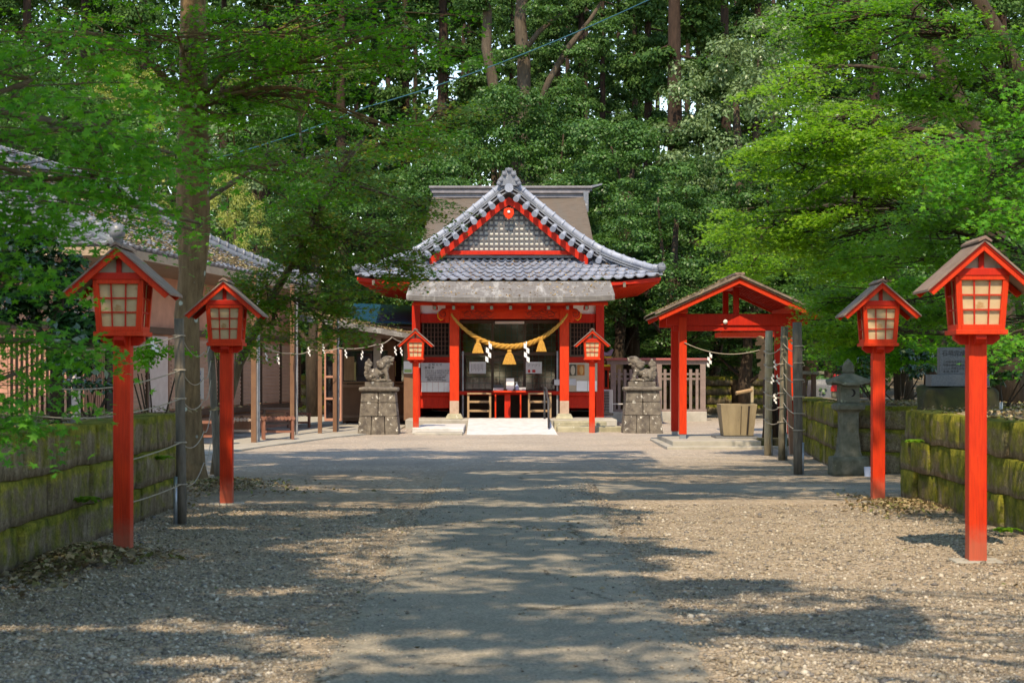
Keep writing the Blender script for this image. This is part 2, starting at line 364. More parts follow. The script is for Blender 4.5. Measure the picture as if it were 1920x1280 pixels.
LM_BLUISH = leaf_mat('maple_leaves_bluish', [(.05,.21,.025), (.08,.29,.035), (.11,.33,.04), (.16,.38,.04)], (1.5,1.6,.7), .55, .5, .25)  # slightly bluer green than the plain maple leaves
LM_LIME = leaf_mat('maple_leaves_lime', [(.09,.23,.018), (.17,.35,.028), (.24,.40,.04), (.11,.28,.02)], (1.5,1.6,.6), .5, .5)
LM_MID = leaf_mat('maple_leaves_mid', [(.06,.19,.016), (.11,.28,.024), (.15,.32,.03), (.07,.21,.02)], (1.5,1.6,.6), .5, .48)
L_TURN = leaf_mat('maple_leaves_turning', [(.06,.19,.016), (.10,.25,.02), (.16,.25,.02), (.22,.16,.02)], (1.5,1.5,.7), .5, .42)
L_CAM = leaf_mat('camellia_leaves', [(.012,.045,.012), (.02,.07,.02), (.03,.09,.03)], (1,1.3,.5), .22, .12, .6)
L_OAK = leaf_mat('evergreen_leaves', [(.025,.078,.020), (.045,.125,.028), (.11,.23,.055), (.035,.10,.026)], (1.4,1.5,.6), .42, .3, .35)
L_PALE = leaf_mat('pale_evergreen_leaves', [(.11,.18,.075), (.16,.24,.10), (.20,.28,.13)], (1.3,1.4,.8), .35, .25, .5)
L_YEL = leaf_mat('yellow_green_leaves', [(.20,.27,.05), (.30,.34,.07), (.36,.36,.10)], (1.3,1.3,.7), .5, .35)
L_CED = leaf_mat('cedar_foliage', [(.025,.075,.018), (.04,.10,.022), (.075,.15,.03)], (1.2,1.3,.5), .6, .2, .2)
L_DEAD = leaf_mat('dead_leaves', [(.20,.13,.07), (.32,.23,.13), (.42,.33,.20), (.14,.10,.06), (.16,.18,.05), (.30,.20,.09)], (1,1,1), .7, .15)
L_ORNG = leaf_mat('orange_fallen_leaves', [(.45,.22,.04), (.55,.35,.08), (.30,.17,.06)], (1,1,1), .7, .2)
PEB = leaf_mat('pebbles', [(.12,.105,.09), (.28,.225,.165), (.40,.33,.24), (.16,.15,.15), (.34,.27,.19), (.56,.50,.42), (.22,.17,.12)], (1,1,1), .8, 0, .3)

# ------------------------------------------------------------------ foliage
OVAL = (np.array([[0,0,0],[.5,.30,.10],[1,0,0],[.5,-.30,.10]]) - [.5,0,0], [(0,3,2,1)])
def star(n=5):
    vs = [[0,0,0]]; fs = []
    tips = [(-2.15,.62),(-1.1,.9),(0,1.05),(1.1,.9),(2.15,.62)]
    angs = []
    for k, (a, l) in enumerate(tips):
        vs.append([l*math.cos(a)*.5, l*math.sin(a)*.5, -.06*l])
    notch = [-2.9,-1.62,-.55,.55,1.62,2.9]
    for a in notch: vs.append([.17*math.cos(a), .17*math.sin(a), 0])
    for k in range(5): fs.append((0, 6+k, 1+k, 7+k))
    return np.array(vs), fs
MAPLE = star()
def leaves(name, pos, nrm, size, shape, mat, parent=None, seed=0, **kw):
    rg = np.random.default_rng(seed)
    T, fs = shape; n = len(pos); k = len(T)
    nrm = nrm/np.linalg.norm(nrm, axis=1, keepdims=True)
    r = rg.normal(size=(n, 3)); t = np.cross(nrm, r); t /= np.linalg.norm(t, axis=1, keepdims=True)+1e-9; b = np.cross(nrm, t)
    V = pos[:, None, :] + size[:, None, None]*(T[None, :, 0:1]*t[:, None, :]+T[None, :, 1:2]*b[:, None, :]+T[None, :, 2:3]*nrm[:, None, :])
    V = V.reshape(-1, 3); fa = np.array(fs); m = fa.shape[1]
    FI = (fa[None]+(np.arange(n)*k)[:, None, None]).reshape(-1, m)
    def fn(me, W):
        me.vertices.add(len(W)); me.vertices.foreach_set('co', W.astype(np.float32).ravel())
        me.loops.add(FI.size); me.loops.foreach_set('vertex_index', FI.astype(np.int32).ravel())
        me.polygons.add(len(FI)); me.polygons.foreach_set('loop_start', np.arange(0, FI.size, m, dtype=np.int32))
        me.polygons.foreach_set('loop_total', np.full(len(FI), m, dtype=np.int32)); me.update(calc_edges=True)
    return finish(name, V, None, mat, parent, fn=fn, **kw)
def spray(rg, base, dirv, L, n, droop=.25, fan=1.0, up=None):
    """one flat fan of leaves along twigs; returns positions, normals"""
    d = np.array(dirv, float); d /= np.linalg.norm(d)+1e-9; s = np.cross([0,0,1.], d); s /= np.linalg.norm(s)+1e-9
    th = (rg.integers(-3, 4, n)/3.0)*fan+rg.normal(0, .05, n); t = rg.uniform(.08, 1, n)**.75*L
    t *= (1-.35*np.abs(th)/max(fan, .01))
    p = np.array(base)+np.outer(t*np.cos(th), d)+np.outer(t*np.sin(th), s)
    tilt = rg.normal(0, .16)
    p[:, 2] += -droop*(t/L)**2*L+rg.normal(0, .035, n)+tilt*t*np.sin(th)
    p += rg.normal(0, .045, (n, 3))*[1,1,.5]
    nr = np.zeros((n, 3)); nr[:, 2] = 1; nr += rg.normal(0, .38, (n, 3))+.45*droop*d*(t/L)[:, None]
    nr[:, 1] -= .25
    return p, nr
def limb(mb, a, b, r0, r1, bend, rg, n=7):
    a, b = np.array(a, float), np.array(b, float); pts = []
    side = rg.normal(0, 1, 3)*bend*np.linalg.norm(b-a)
    for k in range(n+1):
        t = k/n; pts.append(tuple(a+(b-a)*t+side*math.sin(math.pi*t)*.5+np.array([0,0,1])*bend*np.linalg.norm(b-a)*math.sin(math.pi*t)*.5))
    mb.tube(pts, [r0+(r1-r0)*k/n for k in range(n+1)], 7); return pts
def maple(label, base, trunk, blobs, mat, bark, seed, leaf=.085, nper=110, L=(.8,1.4), droop=.25, name='maple_tree', group='maple trees along the approach', shape=MAPLE, twig=True, dens=1.0, tw=1.0):
    """trunk: [(x,y,z,r)...]; blobs: (cx,cy,cz,rx,ry,rz,nsprays)"""
    rg = np.random.default_rng(seed)
    root = empty(name, base, label, 'tree', group)
    tm = MB(); tm.tube([t[:3] for t in trunk], [t[3] for t in trunk], 12)
    pp, nn = [], []
    for bl in blobs:
        c = np.array(bl[:3]); rr = np.array(bl[3:6]); ns_ = int(bl[6]*dens)
        # attach the blob's limb to the trunk point nearest to it but below
        cand = [t for t in trunk if t[2] < c[2]+.6] or trunk[:1]
        st = min(cand, key=lambda t: np.linalg.norm(np.array(t[:3])-c)+(0 if t[2] > trunk[0][2]+1 else 2))
        dl = np.linalg.norm(np.array(st[:3])-c)
        lp = limb(tm, st[:3], c, min(st[3]*.6, .014+.015*dl), .012, .12, rg)
        for i in range(ns_):
            q = rg.normal(size=3); q /= np.linalg.norm(q); q = c+q*rr*rg.uniform(.25, 1)**.6
            o = q-np.array(st[:3]); o[2] = 0
            if rg.random() < .35: o = q-c; o[2] = 0
            a = math.atan2(o[1], o[0])+rg.normal(0, .5); d = (math.cos(a), math.sin(a), 0)
            ln = rg.uniform(*L); bs = q-np.array(d)*ln*.5
            p_, n_ = spray(rg, bs, d, ln, int(nper*rg.uniform(.6, 1.3)), droop)
            pp.append(p_); nn.append(n_)
            if twig:
                j = lp[min(len(lp)-1, 2+int(rg.integers(0, len(lp)-2)))]
                e = bs+np.array(d)*ln*.7; md = (np.array(j)+bs)/2+rg.normal(0, .06, 3)
                if np.linalg.norm(np.array(j)-bs) < 2.4: tm.tube([j, tuple(md), tuple(bs), tuple(e)], [.016*tw, .012*tw, .008*tw, .003*tw], 4, False)
                else: tm.tube([tuple(bs-np.array(d)*.5), tuple(bs), tuple(e)], [.012*tw, .008*tw, .003*tw], 4, False)
    pp = np.concatenate(pp); nn = np.concatenate(nn)
    tm.build('trunk', bark, root, smooth=True)
    leaves('crown', pp, nn, leaf*rg.uniform(.7, 1.25, len(pp)), shape, mat, root, seed)
    return root
def clump_crown(rg, blobs, nleaf, rc=(.45,.85)):
    pp, nn = [], []
    for cx, cy, cz, rx, ry, rz, nc in blobs:
        for i in range(int(nc)):
            q = rg.normal(size=3); q /= np.linalg.norm(q); q[2] = q[2] if q[2] > -.45 else -q[2]
            q = np.array([cx,cy,cz])+q*np.array([rx,ry,rz])*rg.uniform(.45, 1.02)
            r = rg.uniform(*rc); n = int(nleaf*rg.uniform(.6, 1.3)); u = rg.normal(size=(n, 3)); u /= np.linalg.norm(u, axis=1, keepdims=True)
            u[:, 2] = np.where(u[:, 2] < -.25, -u[:, 2], u[:, 2])
            p = q+u*r*rg.uniform(.55, 1.08, (n, 1))*[1,1,.62]; pp.append(p); nn.append(u*[1,1,1]+[0,-.12,.5]+rg.normal(0, .42, (n, 3)))
    return np.concatenate(pp), np.concatenate(nn)
# ------------------------------------------------------------------ camera, light, sky
cam = bpy.data.cameras.new('camera'); camo = bpy.data.objects.new('camera', cam); COL.objects.link(camo); SC.camera = camo
cam.lens = 60; cam.sensor_width = 36; cam.shift_y = 57/1920; cam.clip_end = 2000; cam.clip_start = .1
camo.location = (0, 0, H); camo.rotation_euler = (R(90), 0, 0)
cam.dof.use_dof = True; cam.dof.focus_distance = 40; cam.dof.aperture_fstop = 5.6
SUN_EL, SUN_DX = 52, .14
w = bpy.data.worlds.new('World'); SC.world = w; w.use_nodes = True
bg = w.node_tree.nodes['Background']; sky = w.node_tree.nodes.new('ShaderNodeTexSky'); sky.sky_type = 'NISHITA'; sky.sun_disc = False
sky.sun_elevation = R(SUN_EL); sky.sun_rotation = R(180)+math.atan(SUN_DX); sky.air_density = 1.0; sky.dust_density = 0.0; sky.ozone_density = 2.0
w.node_tree.links.new(sky.outputs[0], bg.inputs[0]); bg.inputs[1].default_value = .15; sky.altitude = 300
sl = bpy.data.lights.new('sun', 'SUN'); sl.energy = 2.3; sl.angle = R(.5); sl.color = (1, .93, .82)
so = bpy.data.objects.new('sun', sl); COL.objects.link(so); so.location = (-4, -30, 40)
k = math.cos(R(SUN_EL)); dirv = Vector((SUN_DX*k, k, -math.sin(R(SUN_EL))))
so.rotation_euler = dirv.to_track_quat('-Z', 'Y').to_euler()
SC.view_settings.view_transform = 'Standard'; SC.view_settings.look = 'None'; SC.view_settings.exposure = 1.3; SC.view_settings.use_white_balance = True; SC.view_settings.white_balance_temperature = 8300; SC.view_settings.white_balance_tint = 10; SC.view_settings.gamma = 1
SC.render.engine = 'CYCLES'; SC.cycles.use_denoising = True; SC.cycles.max_bounces = 7; SC.cycles.diffuse_bounces = 4; SC.cycles.transparent_max_bounces = 8
SC.cycles.caustics_reflective = False; SC.cycles.caustics_refractive = False; SC.cycles.sample_clamp_indirect = 8

# ------------------------------------------------------------------ ground
def hgt(x, y):
    return .018*mnoise.noise((x*.5, y*.5, 0))+.010*mnoise.noise((x*2.1, y*2.1, 3))
g = MB(); g.grid(lambda u, v: ((u-.5)*40, 4+v*60, hgt((u-.5)*40, 4+v*60)-.0), 160, 200)
far = MB()
xs = [-900,-20,20,900]; ys = [-300,4,64,1200]
for i in range(3):
    for j in range(3):
        if i == 1 and j == 1: continue
        far.add([(xs[i],ys[j],-.0),(xs[i+1],ys[j],0),(xs[i+1],ys[j+1],0),(xs[i],ys[j+1],0)], [(0,1,2,3)])
g.v += []; b0 = len(g.v); g.v += far.v; g.f += [tuple(q+b0 for q in f) for f in far.f]
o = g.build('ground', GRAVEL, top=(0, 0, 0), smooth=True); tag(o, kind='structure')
# path sheet with wandering edges
def pathedge(y, s): 
    return s*(1.13+.05*mnoise.noise((y*.55, s*3, 1))+.02*mnoise.noise((y*3, s*3, 1)))*(1 if y < 24 else 1-.0*(y-24))
pm = MB()
def pf(u, v):
    y = 3+v*24.6; x = pathedge(y, -1)*(1-u)+pathedge(y, 1)*u
    if v == 1: y += .5*mnoise.noise((u*5, 2, 2))
    return (x, y, hgt(x, y)+(.014 if .001 < u < .999 else -.02))
pm.grid(pf, 14, 160); o = pm.build('path', PATHM, top=(0, 0, 0), smooth=True); tag(o, kind='structure')
cm = MB(); cm.grid(lambda u, v: (1.16+u*8, 22.6+v*(1.7+.25*mnoise.noise((u*6, 1, 1)))+.2*mnoise.noise((u*5, 4, 0)), hgt(1.16+u*8, 22.6+v*1.7)+(.012 if .001 < v < .999 else -.03)), 60, 8)
o = cm.build('side_path', PATHM, top=(0, 0, 0), smooth=True); tag(o, kind='structure')
# concrete apron before the left building
ap = MB(); ap.poly_z([(-14,30),(-6.2,30.6),(-5.65,33.5),(-5.0,37.5),(-4.3,41.2),(-3.5,44.2),(-3.1,46.5),(-3.1,60),(-14,60)], -.05, .035)
o = ap.build('apron_pavement', CONC, top=(0, 0, 0)); tag(o, kind='structure')
# white ramp up to the shrine and flagstones beside it
rp = MB(); rp.add([(-1.16,43.5,-.02),(1.17,43.2,-.02),(1.02,48.0,.30),(-1.22,48.0,.30),(-1.16,43.5,-.3),(1.17,43.2,-.3),(1.02,48,-.3),(-1.22,48,-.3)], [(0,1,2,3),(4,5,1,0),(1,5,6,2),(0,3,7,4)])
o = rp.build('ramp', BRCONC, top=(0, 44, 0)); tag(o, kind='structure')
def slab(name, label, poly, z0, z1, mat=FLAG, cat='paving slab', grp='flat slabs beside the shrine ramp'):
    m = MB(); m.poly_z(poly, z0, z1); o = m.build(name, mat, bevel=.03); tag(o, label, cat, grp); return o
slab('stone_slab', 'broad pale stone slab left of the white ramp', [(-2.6,44.3),(-1.25,44.0),(-1.28,47.6),(-2.45,47.6)], -.05, .16, BRCONC)
slab('stone_slab', 'narrow flagstone lying low at the left foot of the ramp', [(-2.5,43.2),(-1.25,43.1),(-1.25,43.9),(-2.4,43.95)], -.05, .07, CONC)
slab('stone_slab', 'long mossy kerb slab right of the white ramp', [(1.2,45.3),(3.0,45.7),(3.0,46.3),(1.2,46.1)], -.05, .14)
slab('stone_slab', 'upper flat stone right of the ramp before the red column', [(1.15,46.6),(2.6,46.7),(2.3,47.7),(1.15,47.7)], -.05, .25)
# terraces behind the mossy walls
t1 = MB()
def terr(x0, x1, y0, y1, z, seed):
    m = MB(); m.grid(lambda u, v: (x0+(x1-x0)*u, y0+(y1-y0)*v, z+.09*mnoise.noise(((x0+(x1-x0)*u)*.9, (y0+(y1-y0)*v)*.9, seed))), 24, 30); return m
SOIL = M('leafy_soil', (.10,.075,.05), (.18,.14,.09), 6, .95, .8, 30, c3=(.28,.22,.14), s3=12, t3=.55)
o = terr(-22, -4.25, 2, 20.5, 1.02, 1).build('terrace_soil', SOIL, top=(0, 0, 0), smooth=True); tag(o, kind='structure')
o = terr(5.15, 24, 2, 21.9, 1.06, 5).build('terrace_soil', SOIL, top=(0, 0, 0), smooth=True); tag(o, kind='structure')
o = terr(5.75, 24, 27.2, 38, 1.02, 8).build('terrace_soil', SOIL, top=(0, 0, 0), smooth=True); tag(o, kind='structure')
# forest floor and the rising ground beyond
hm = MB(); hm.grid(lambda u, v: (-70+140*u, 64+v*90, .02+max(0, (v-.3))**1.3*9+.5*mnoise.noise((u*14, v*9, 0))*min(1, v*3)), 60, 40)
o = hm.build('forest_floor', SOIL, top=(0, 0, 0), smooth=True); tag(o, kind='structure')

# ------------------------------------------------------------------ mossy stone walls
def stone_wall(label, p0, p1, courses, thick, mat, seed, height=1.12, res=.09, name='stone_wall', lean=0):
    rnd = random.Random(seed); m = MB(); a = Vector((p1[0]-p0[0], p1[1]-p0[1], 0)); L = a.length; a.normalize(); n = Vector((-a.y, a.x, 0))
    ch = height/courses
    for c in range(courses):
        s = -rnd.uniform(0, .5) if c % 2 else 0
        while s < L:
            l = rnd.uniform(.7, 1.5); e = min(s+l, L); s0 = max(s, 0)
            if L-e < .3: e = L
            if e-s0 > .08:
                off = rnd.uniform(-.03, .03)+lean*c
                ctr = (p0[0]+a.x*(s0+e)/2+n.x*off, p0[1]+a.y*(s0+e)/2+n.y*off, ch*(c+.5)-.02)
                m.block(ctr, ((e-s0)/2-.001, thick/2, ch/2+.001), (a.x, a.y), r=.022, amp=.02, res=res, seed=seed)
            s = e
            if s >= L: break
    o = m.build(name, mat, smooth=True); tag(o, label, 'stone wall', 'mossy stone retaining walls'); return o
stone_wall('low mossy stone retaining wall along the left of the approach', (-4.2, 4.0), (-4.2, 20.8), 3, .45, MOSSL, 1)
stone_wall('brightly mossed stone wall at the near right behind the tall lantern', (5.02, 3.5), (5.30, 22.1), 3, .5, MOSSR, 2)
stone_wall('shaded stone wall facing the camera behind the stone lantern', (5.45, 27.1), (14, 27.1), 3, .5, MOSSD, 3, 1.08)
stone_wall('yellow green mossy wall corner between wooden poles and stone lantern', (5.45, 27.4), (6.3, 36.5), 3, .5, MOSSR, 4, 1.08)
stone_wall('far low stone wall behind the water pavilion', (4.2, 66), (13, 66), 4, .5, MOSSD, 5, 1.45, res=.25)
stone_wall('far mossy stone wall glimpsed left beyond the shuttered building', (-9.4, 64), (-5.2, 64), 4, .5, MOSSD, 6, 1.5, res=.25)
# ------------------------------------------------------------------ wooden lanterns
def make_lantern():
    r = empty('wooden_lantern', (0,0,0), 'x', 'lantern', 'red wooden lanterns lining the approach')
    MB().box(-.075,-.075,.0,.075,.075,1.93).build('post', POSTRED, r, bevel=.006)
    MB().box(-.2,-.15,-.03,.2,.15,.015).build('base_slab', CONC, r, bevel=.01)
    b = MB(); b.prism([(-.13,1.83),(.13,1.83),(.19,1.875),(.19,1.915),(-.19,1.915),(-.19,1.875)], -.045, .045)
    b.add([(x, y, z) for y in (-.045,.045) for x, z in ()], [])
    b2 = [(-.13,1.832),(.13,1.832),(.19,1.876),(.19,1.914),(-.19,1.914),(-.19,1.876)]
    b.add([(-.044,y,z) for y, z in b2]+[(.044,y,z) for y, z in b2], [tuple(range(5,-1,-1)), tuple(range(6,12))]+[(i,(i+1)%6,(i+1)%6+6,i+6) for i in range(6)])
    b.box(-.028,-.125,1.868,.028,-.03,1.9)
    b.build('bracket', RED, r, bevel=.004)
    MB().box(-.215,-.215,1.912,.215,.215,1.952).build('tray', ORED, r, bevel=.004)
    z0, z1, w0, w1 = 1.952, 2.40, .193, .222
    f = MB()
    def cor(sx, sy, z): 
        w = w0+(w1-w0)*(z-z0)/(z1-z0); return (sx*(w-.024), sy*(w-.024), z)
    for sx in (-1,1):
        for sy in (-1,1): f.bar(cor(sx,sy,z0), cor(sx,sy,z1), .05, .05, (0,1,0))
    for z, h in ((z0+.022,.044),(z1-.01,.05)):
        w = w0+(w1-w0)*(z-z0)/(z1-z0)-.03
        for s in (-1,1):
            f.box(-w, s*(w+.022)-.014, z-h/2, w, s*(w+.022)+.014, z+h/2); f.box(s*(w+.022)-.014, -w, z-h/2, s*(w+.022)+.014, w, z+h/2)
    f.build('frame', ORED, r, bevel=.003)
    tb = MB(); tb.box(-.235,-.235,2.402,.235,.235,2.462); tb.build('top_beam', RED, r, bevel=.004)
    for s, ax in ((-1,0),(1,0),(-1,1),(1,1)):
        pm = MB(); lt = MB()
        def pt(u, z, dd):
            w = w0+(w1-w0)*(z-z0)/(z1-z0)-.03; q = (u*w, s*(w+.012+dd), z); return q if ax == 0 else (q[1], q[0], z)
        pm.add([pt(-1,z0+.03,-.012),pt(1,z0+.03,-.012),pt(1,z1-.02,-.012),pt(-1,z1-.02,-.012)], [(0,1,2,3)])
        p = pm.build('paper_pane', CREAM, r)
        for u in (-.34,.34): lt.bar(pt(u,z0+.03,.004), pt(u,z1-.03,.004), .012, .012, (0,1,0))
        for kk in (1,2):
            z = z0+.044+(z1-z0-.08)*kk/3; lt.bar(pt(-1,z,.004), pt(1,z,.004), .012, .0125, (0,0,1))
        lt.build('muntin', RED, p)
    g = MB(); g.prism([(-.22,2.462),(.22,2.462),(0,2.645)], -.17, .17); g.build('gable_board', BEIGE, r)
    MB().box(-.022,-.19,2.462,.022,-.165,2.64).build('king_post', RED, r)
    for s in (-1,1):
        m = MB(); a, b = (0, 2.700), (.47, 2.285)
        th = .022
        m.add([(s*a[0],-.31,a[1]),(s*b[0],-.31,b[1]),(s*b[0],.31,b[1]),(s*a[0],.31,a[1]),(s*a[0],-.31,a[1]-th),(s*b[0],-.31,b[1]-th),(s*b[0],.31,b[1]-th),(s*a[0],.31,a[1]-th)],
              [(0,1,2,3),(7,6,5,4),(0,4,5,1),(1,5,6,2),(2,6,7,3),(3,7,4,0)] if s > 0 else [(3,2,1,0),(4,5,6,7),(1,5,4,0),(2,6,5,1),(3,7,6,2),(0,4,7,3)])
        m.build('roof_board', ROOFBOARD, r, bevel=.003)
    for y in (-.285,.25):
        m = MB()
        for s in (-1,1): 
            P4 = [(0,2.672),(s*.452,2.272),(s*.415,2.238),(0,2.604)]
            m.prism(P4 if s > 0 else P4[::-1], y, y+.03)
        m.build('bargeboard', ORED, r, bevel=.003)
        m = MB()
        for s in (-1,1):
            P4 = [(0,2.682),(s*.462,2.272),(s*.452,2.262),(0,2.66)]
            m.prism(P4 if s > 0 else P4[::-1], y-.012 if y < 0 else y+.03, y if y < 0 else y+.042)
        m.build('verge_strip', RED, r)
    MB().prism([(-.055,2.672),(0,2.70),(.055,2.672),(.055,2.69),(0,2.728),(-.055,2.69)], -.325, .325).build('ridge_cap', ROOFBOARD, r, bevel=.002)
    return r
lan = make_lantern()
LN = [((-3.43,15.06), .02, 'nearest left red lantern on a tall red post before the mossy wall'),
      ((3.92,14.42), -.03, 'nearest right red lantern, its lower box lit orange by the sun'),
      ((-3.46,20.7), .03, 'red lantern standing beside the big maple trunk on the left'),
      ((4.48,20.9), -.02, 'red lantern standing in shade in front of the stone lantern'),
      ((-2.50,44.4), .0, 'small far red lantern left of the shrine front, beside the left lion dog'),
      ((2.08,44.4), .0, 'small far red lantern before the right wall of the shrine')]
for i, ((x, y), rz, lab) in enumerate(LN):
    o = lan if i == 0 else copy_tree(lan); o.location = (x, y, 0); o.rotation_euler.z = rz; o['label'] = lab

# ------------------------------------------------------------------ shrine hall
SH = empty('shrine_hall', (-.05, 50, 0), 'red shrine hall with silver tiled gable roof at the end of the path', 'shrine')
YB = 50.0; YP = 48.4
st = MB(); st.box(-3.0,47.9,-.1,2.95,58.5,.27); st.build('stone_base', CONC, SH, bevel=.03)
for px in (852, 1058):
    c = MB(); x = P(px,0,YP)[0]; c.box(x-.13,YP-.13,.78,x+.13,YP+.13,3.46); col = c.build('porch_column', ORED, SH, bevel=.008)
    c = MB(); c.box(x-.127,YP-.127,.42,x+.127,YP+.127,.782); c.build('bare_foot', M('bare_column_wood_%d' % px, (.50,.36,.28), (.40,.27,.20), 6, .8, .2), col)
    c = MB(); c.frustum((x,YP), .27, .42, .52, .5, .36, .36); c.build('footing_stone', FLAG, col, bevel=.02)
for px in (780.5, 1124.5):
    c = MB(); x = P(px,0,YB)[0]; c.box(x-.12,YB-.12,.27,x+.12,YB+.12,3.62); c.build('corner_post', RED, SH, bevel=.006)
for px in (852, 1058):
    c = MB(); x = P(px,0,YB)[0]; c.box(x-.14,YB+.0,.27,x+.14,YB+.24,3.6); c.build('wall_post', RED, SH, bevel=.006)
# body walls: side walls and the back
wb = MB(); wb.box(-2.78,50.2,.3,-2.70,58,3.7); wb.box(2.62,50.2,.3,2.70,58,3.7); wb.box(-2.69,57.9,.3,2.61,58,3.7); wb.build('side_wall', RED, SH)
for a, b in ((788,846),(1064,1117)):
    m = MB(); m.pb(a,735,b,742,YB-.13,.1); m.build('wall_rail', RED, SH, bevel=.01)
    m = MB(); m.pb(a,742,b,765,YB-.05,.1); m.build('lower_panel', RED, SH, bevel=.01)
    m = MB(); m.pb(a,668,b,735,YB,.1); m.build('wall_panel', RED, SH)
    m = MB(); m.pb(a,588,b,605,YB-.06,.16); m.build('wall_beam', RED, SH, bevel=.01)
    m = MB(); m.pb(a,572,b,588,YB,.1); m.build('white_panel', WHITE, SH)
    # lattice window
    f = MB(); f.pb(a+4,603,b-2,606,YB-.02,.08); f.pb(a+4,665,b-2,669,YB-.02,.08); f.pb(a+4,606,a+7,665,YB-.02,.08); f.pb(b-5,606,b-2,665,YB-.02,.08)
    wn = f.build('lattice_window', DKWOOD, SH)
    l = MB(); n = 7
    for i in range(1, n): x = a+7+(b-a-12)*i/n; l.pb(x-.8,606,x+.8,665,YB+.0,.03)
    for i in range(1, 7): y = 606+59*i/7; l.pb(a+7,y-.7,b-5,y+.7,YB+.032,.03)
    l.build('lattice', M('window_bars_%d' % a, (.12,.055,.035), (.09,.04,.025)), wn)
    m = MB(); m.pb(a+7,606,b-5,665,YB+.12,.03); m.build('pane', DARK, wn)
m = MB(); m.pb(845,733,1064,740,YB-.6,.9); m.build('floor_edge', RED, SH, bevel=.01)
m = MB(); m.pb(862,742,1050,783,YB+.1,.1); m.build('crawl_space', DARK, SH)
for px in (868, 1045):
    m = MB(); x = P(px,0,YB-.5)[0]; m.box(x-.025,YB-.55,.27,x+.025,YB-.5,2.2); m.build('door_jamb', GREYST, SH)
m = MB(); m.pb(843,716,852,778,YB-.25,.1); m.build('side_board', RED, SH)
# glazed doors
YD = 50.45
dx = [(864,921),(926,981),(986,1046)]
m = MB(); m.pb(858,600,864,735,YD-.04,.1); m.pb(921,600,926,735,YD-.04,.1); m.pb(981,600,986,735,YD-.04,.1); m.pb(1046,600,1052,735,YD-.04,.1); m.pb(864,600,1046,603,YD-.03,.1); m.build('door_frame', DKWOOD, SH, bevel=.004)
for a, b in dx:
    m = MB(); m.pb(a,660,b,666,YD-.01,.05); m.pb(a,729,b,735,YD-.01,.05); m.pb(a,603,b,606,YD-.01,.05)
    d = m.build('glazed_door', DKWOOD, SH)
    l = MB()
    for i in range(1, 5): x = a+(b-a)*i/5; l.pb(x-.45,606,x+.45,729,YD+.01,.02)
    for i in range(1, 11): y = 606+(729-606)*i/11; l.pb(a,y-.4,b,y+.4,YD+.031,.02)
    l.build('lattice', DKWOOD, d)
    m = MB(); p0 = P(a,729,YD+.06); p1 = P(b,606,YD+.06); m.add([(p0[0],p0[1],p0[2]),(p1[0],p0[1],p0[2]),(p1[0],p0[1],p1[2]),(p0[0],p0[1],p1[2])], [(0,1,2,3)]); m.build('glass', GLASS, d)
# interior seen through the glass
m = MB(); m.box(-2.6,51,.9,2.55,57,.95); m.build('inner_floor', DKWOOD, SH)
m = MB(); m.box(-1.5,52.2,.96,1.4,52.6,1.45); m.build('inner_altar', RED, SH, bevel=.02)
m = MB(); m.box(-.55,52.0,1.85,.55,52.05,2.25); m.build('inner_curtain', M('purple_curtain', (.35,.12,.20), (.25,.08,.14)), SH)
m = MB()
for i in range(7): m.cyl((-1.2+i*.38,51.3,.96), (-1.2+i*.38,51.3,1.4), .05, n=8)
m.build('inner_railing', ORED, SH)
# porch beams
m = MB(); a = P(836,601,YP-.02); b = P(1074,579,YP-.02)
m.prism([(a[0],a[2]),(a[0]+.3,a[2]+.05),(b[0]-.3,a[2]+.05),(b[0],a[2]),(b[0],b[2]),(a[0],b[2])], YP-.10, YP+.10); m.build('porch_beam', ORED, SH, bevel=.01)
m = MB(); m.pb(835,571,1075,578.7,YP-.16,.34); m.build('purlin', RED, SH, bevel=.01)
for s, px in ((-1, 843), (1, 1067)):
    m = MB(); x, y, z = P(px,592,YP-.02)
    pts = [(0,.20),(.10,.24),(.22,.22),(.32,.12),(.31,-.02),(.24,-.10),(.15,-.06),(.10,-.18),(0,-.16)]
    pl = [(x+s*u, z+v-.02) for u, v in pts]; m.prism(pl if s < 0 else pl[::-1], YP-.07, YP+.07); nose = m.build('carved_nose', ORED, SH, bevel=.015)
    m = MB(); sp = [(x+s*(.17+(.02+.012*t)*math.cos(t*.9)), YP-.078, z+.06+(.02+.012*t)*math.sin(t*.9)) for t in np.linspace(0, 9, 26)]; m.tube(sp, .006, 5); m.build('scroll_line', INK, nose)
    m = MB(); m.tube([(x+s*.34,YP-.05,z+.10),(x+s*.33,YP-.05,z-.05),(x+s*.25,YP-.05,z-.13),(x+s*.18,YP-.05,z-.09)], .009, 6); m.build('gold_trim', YEL, nose)
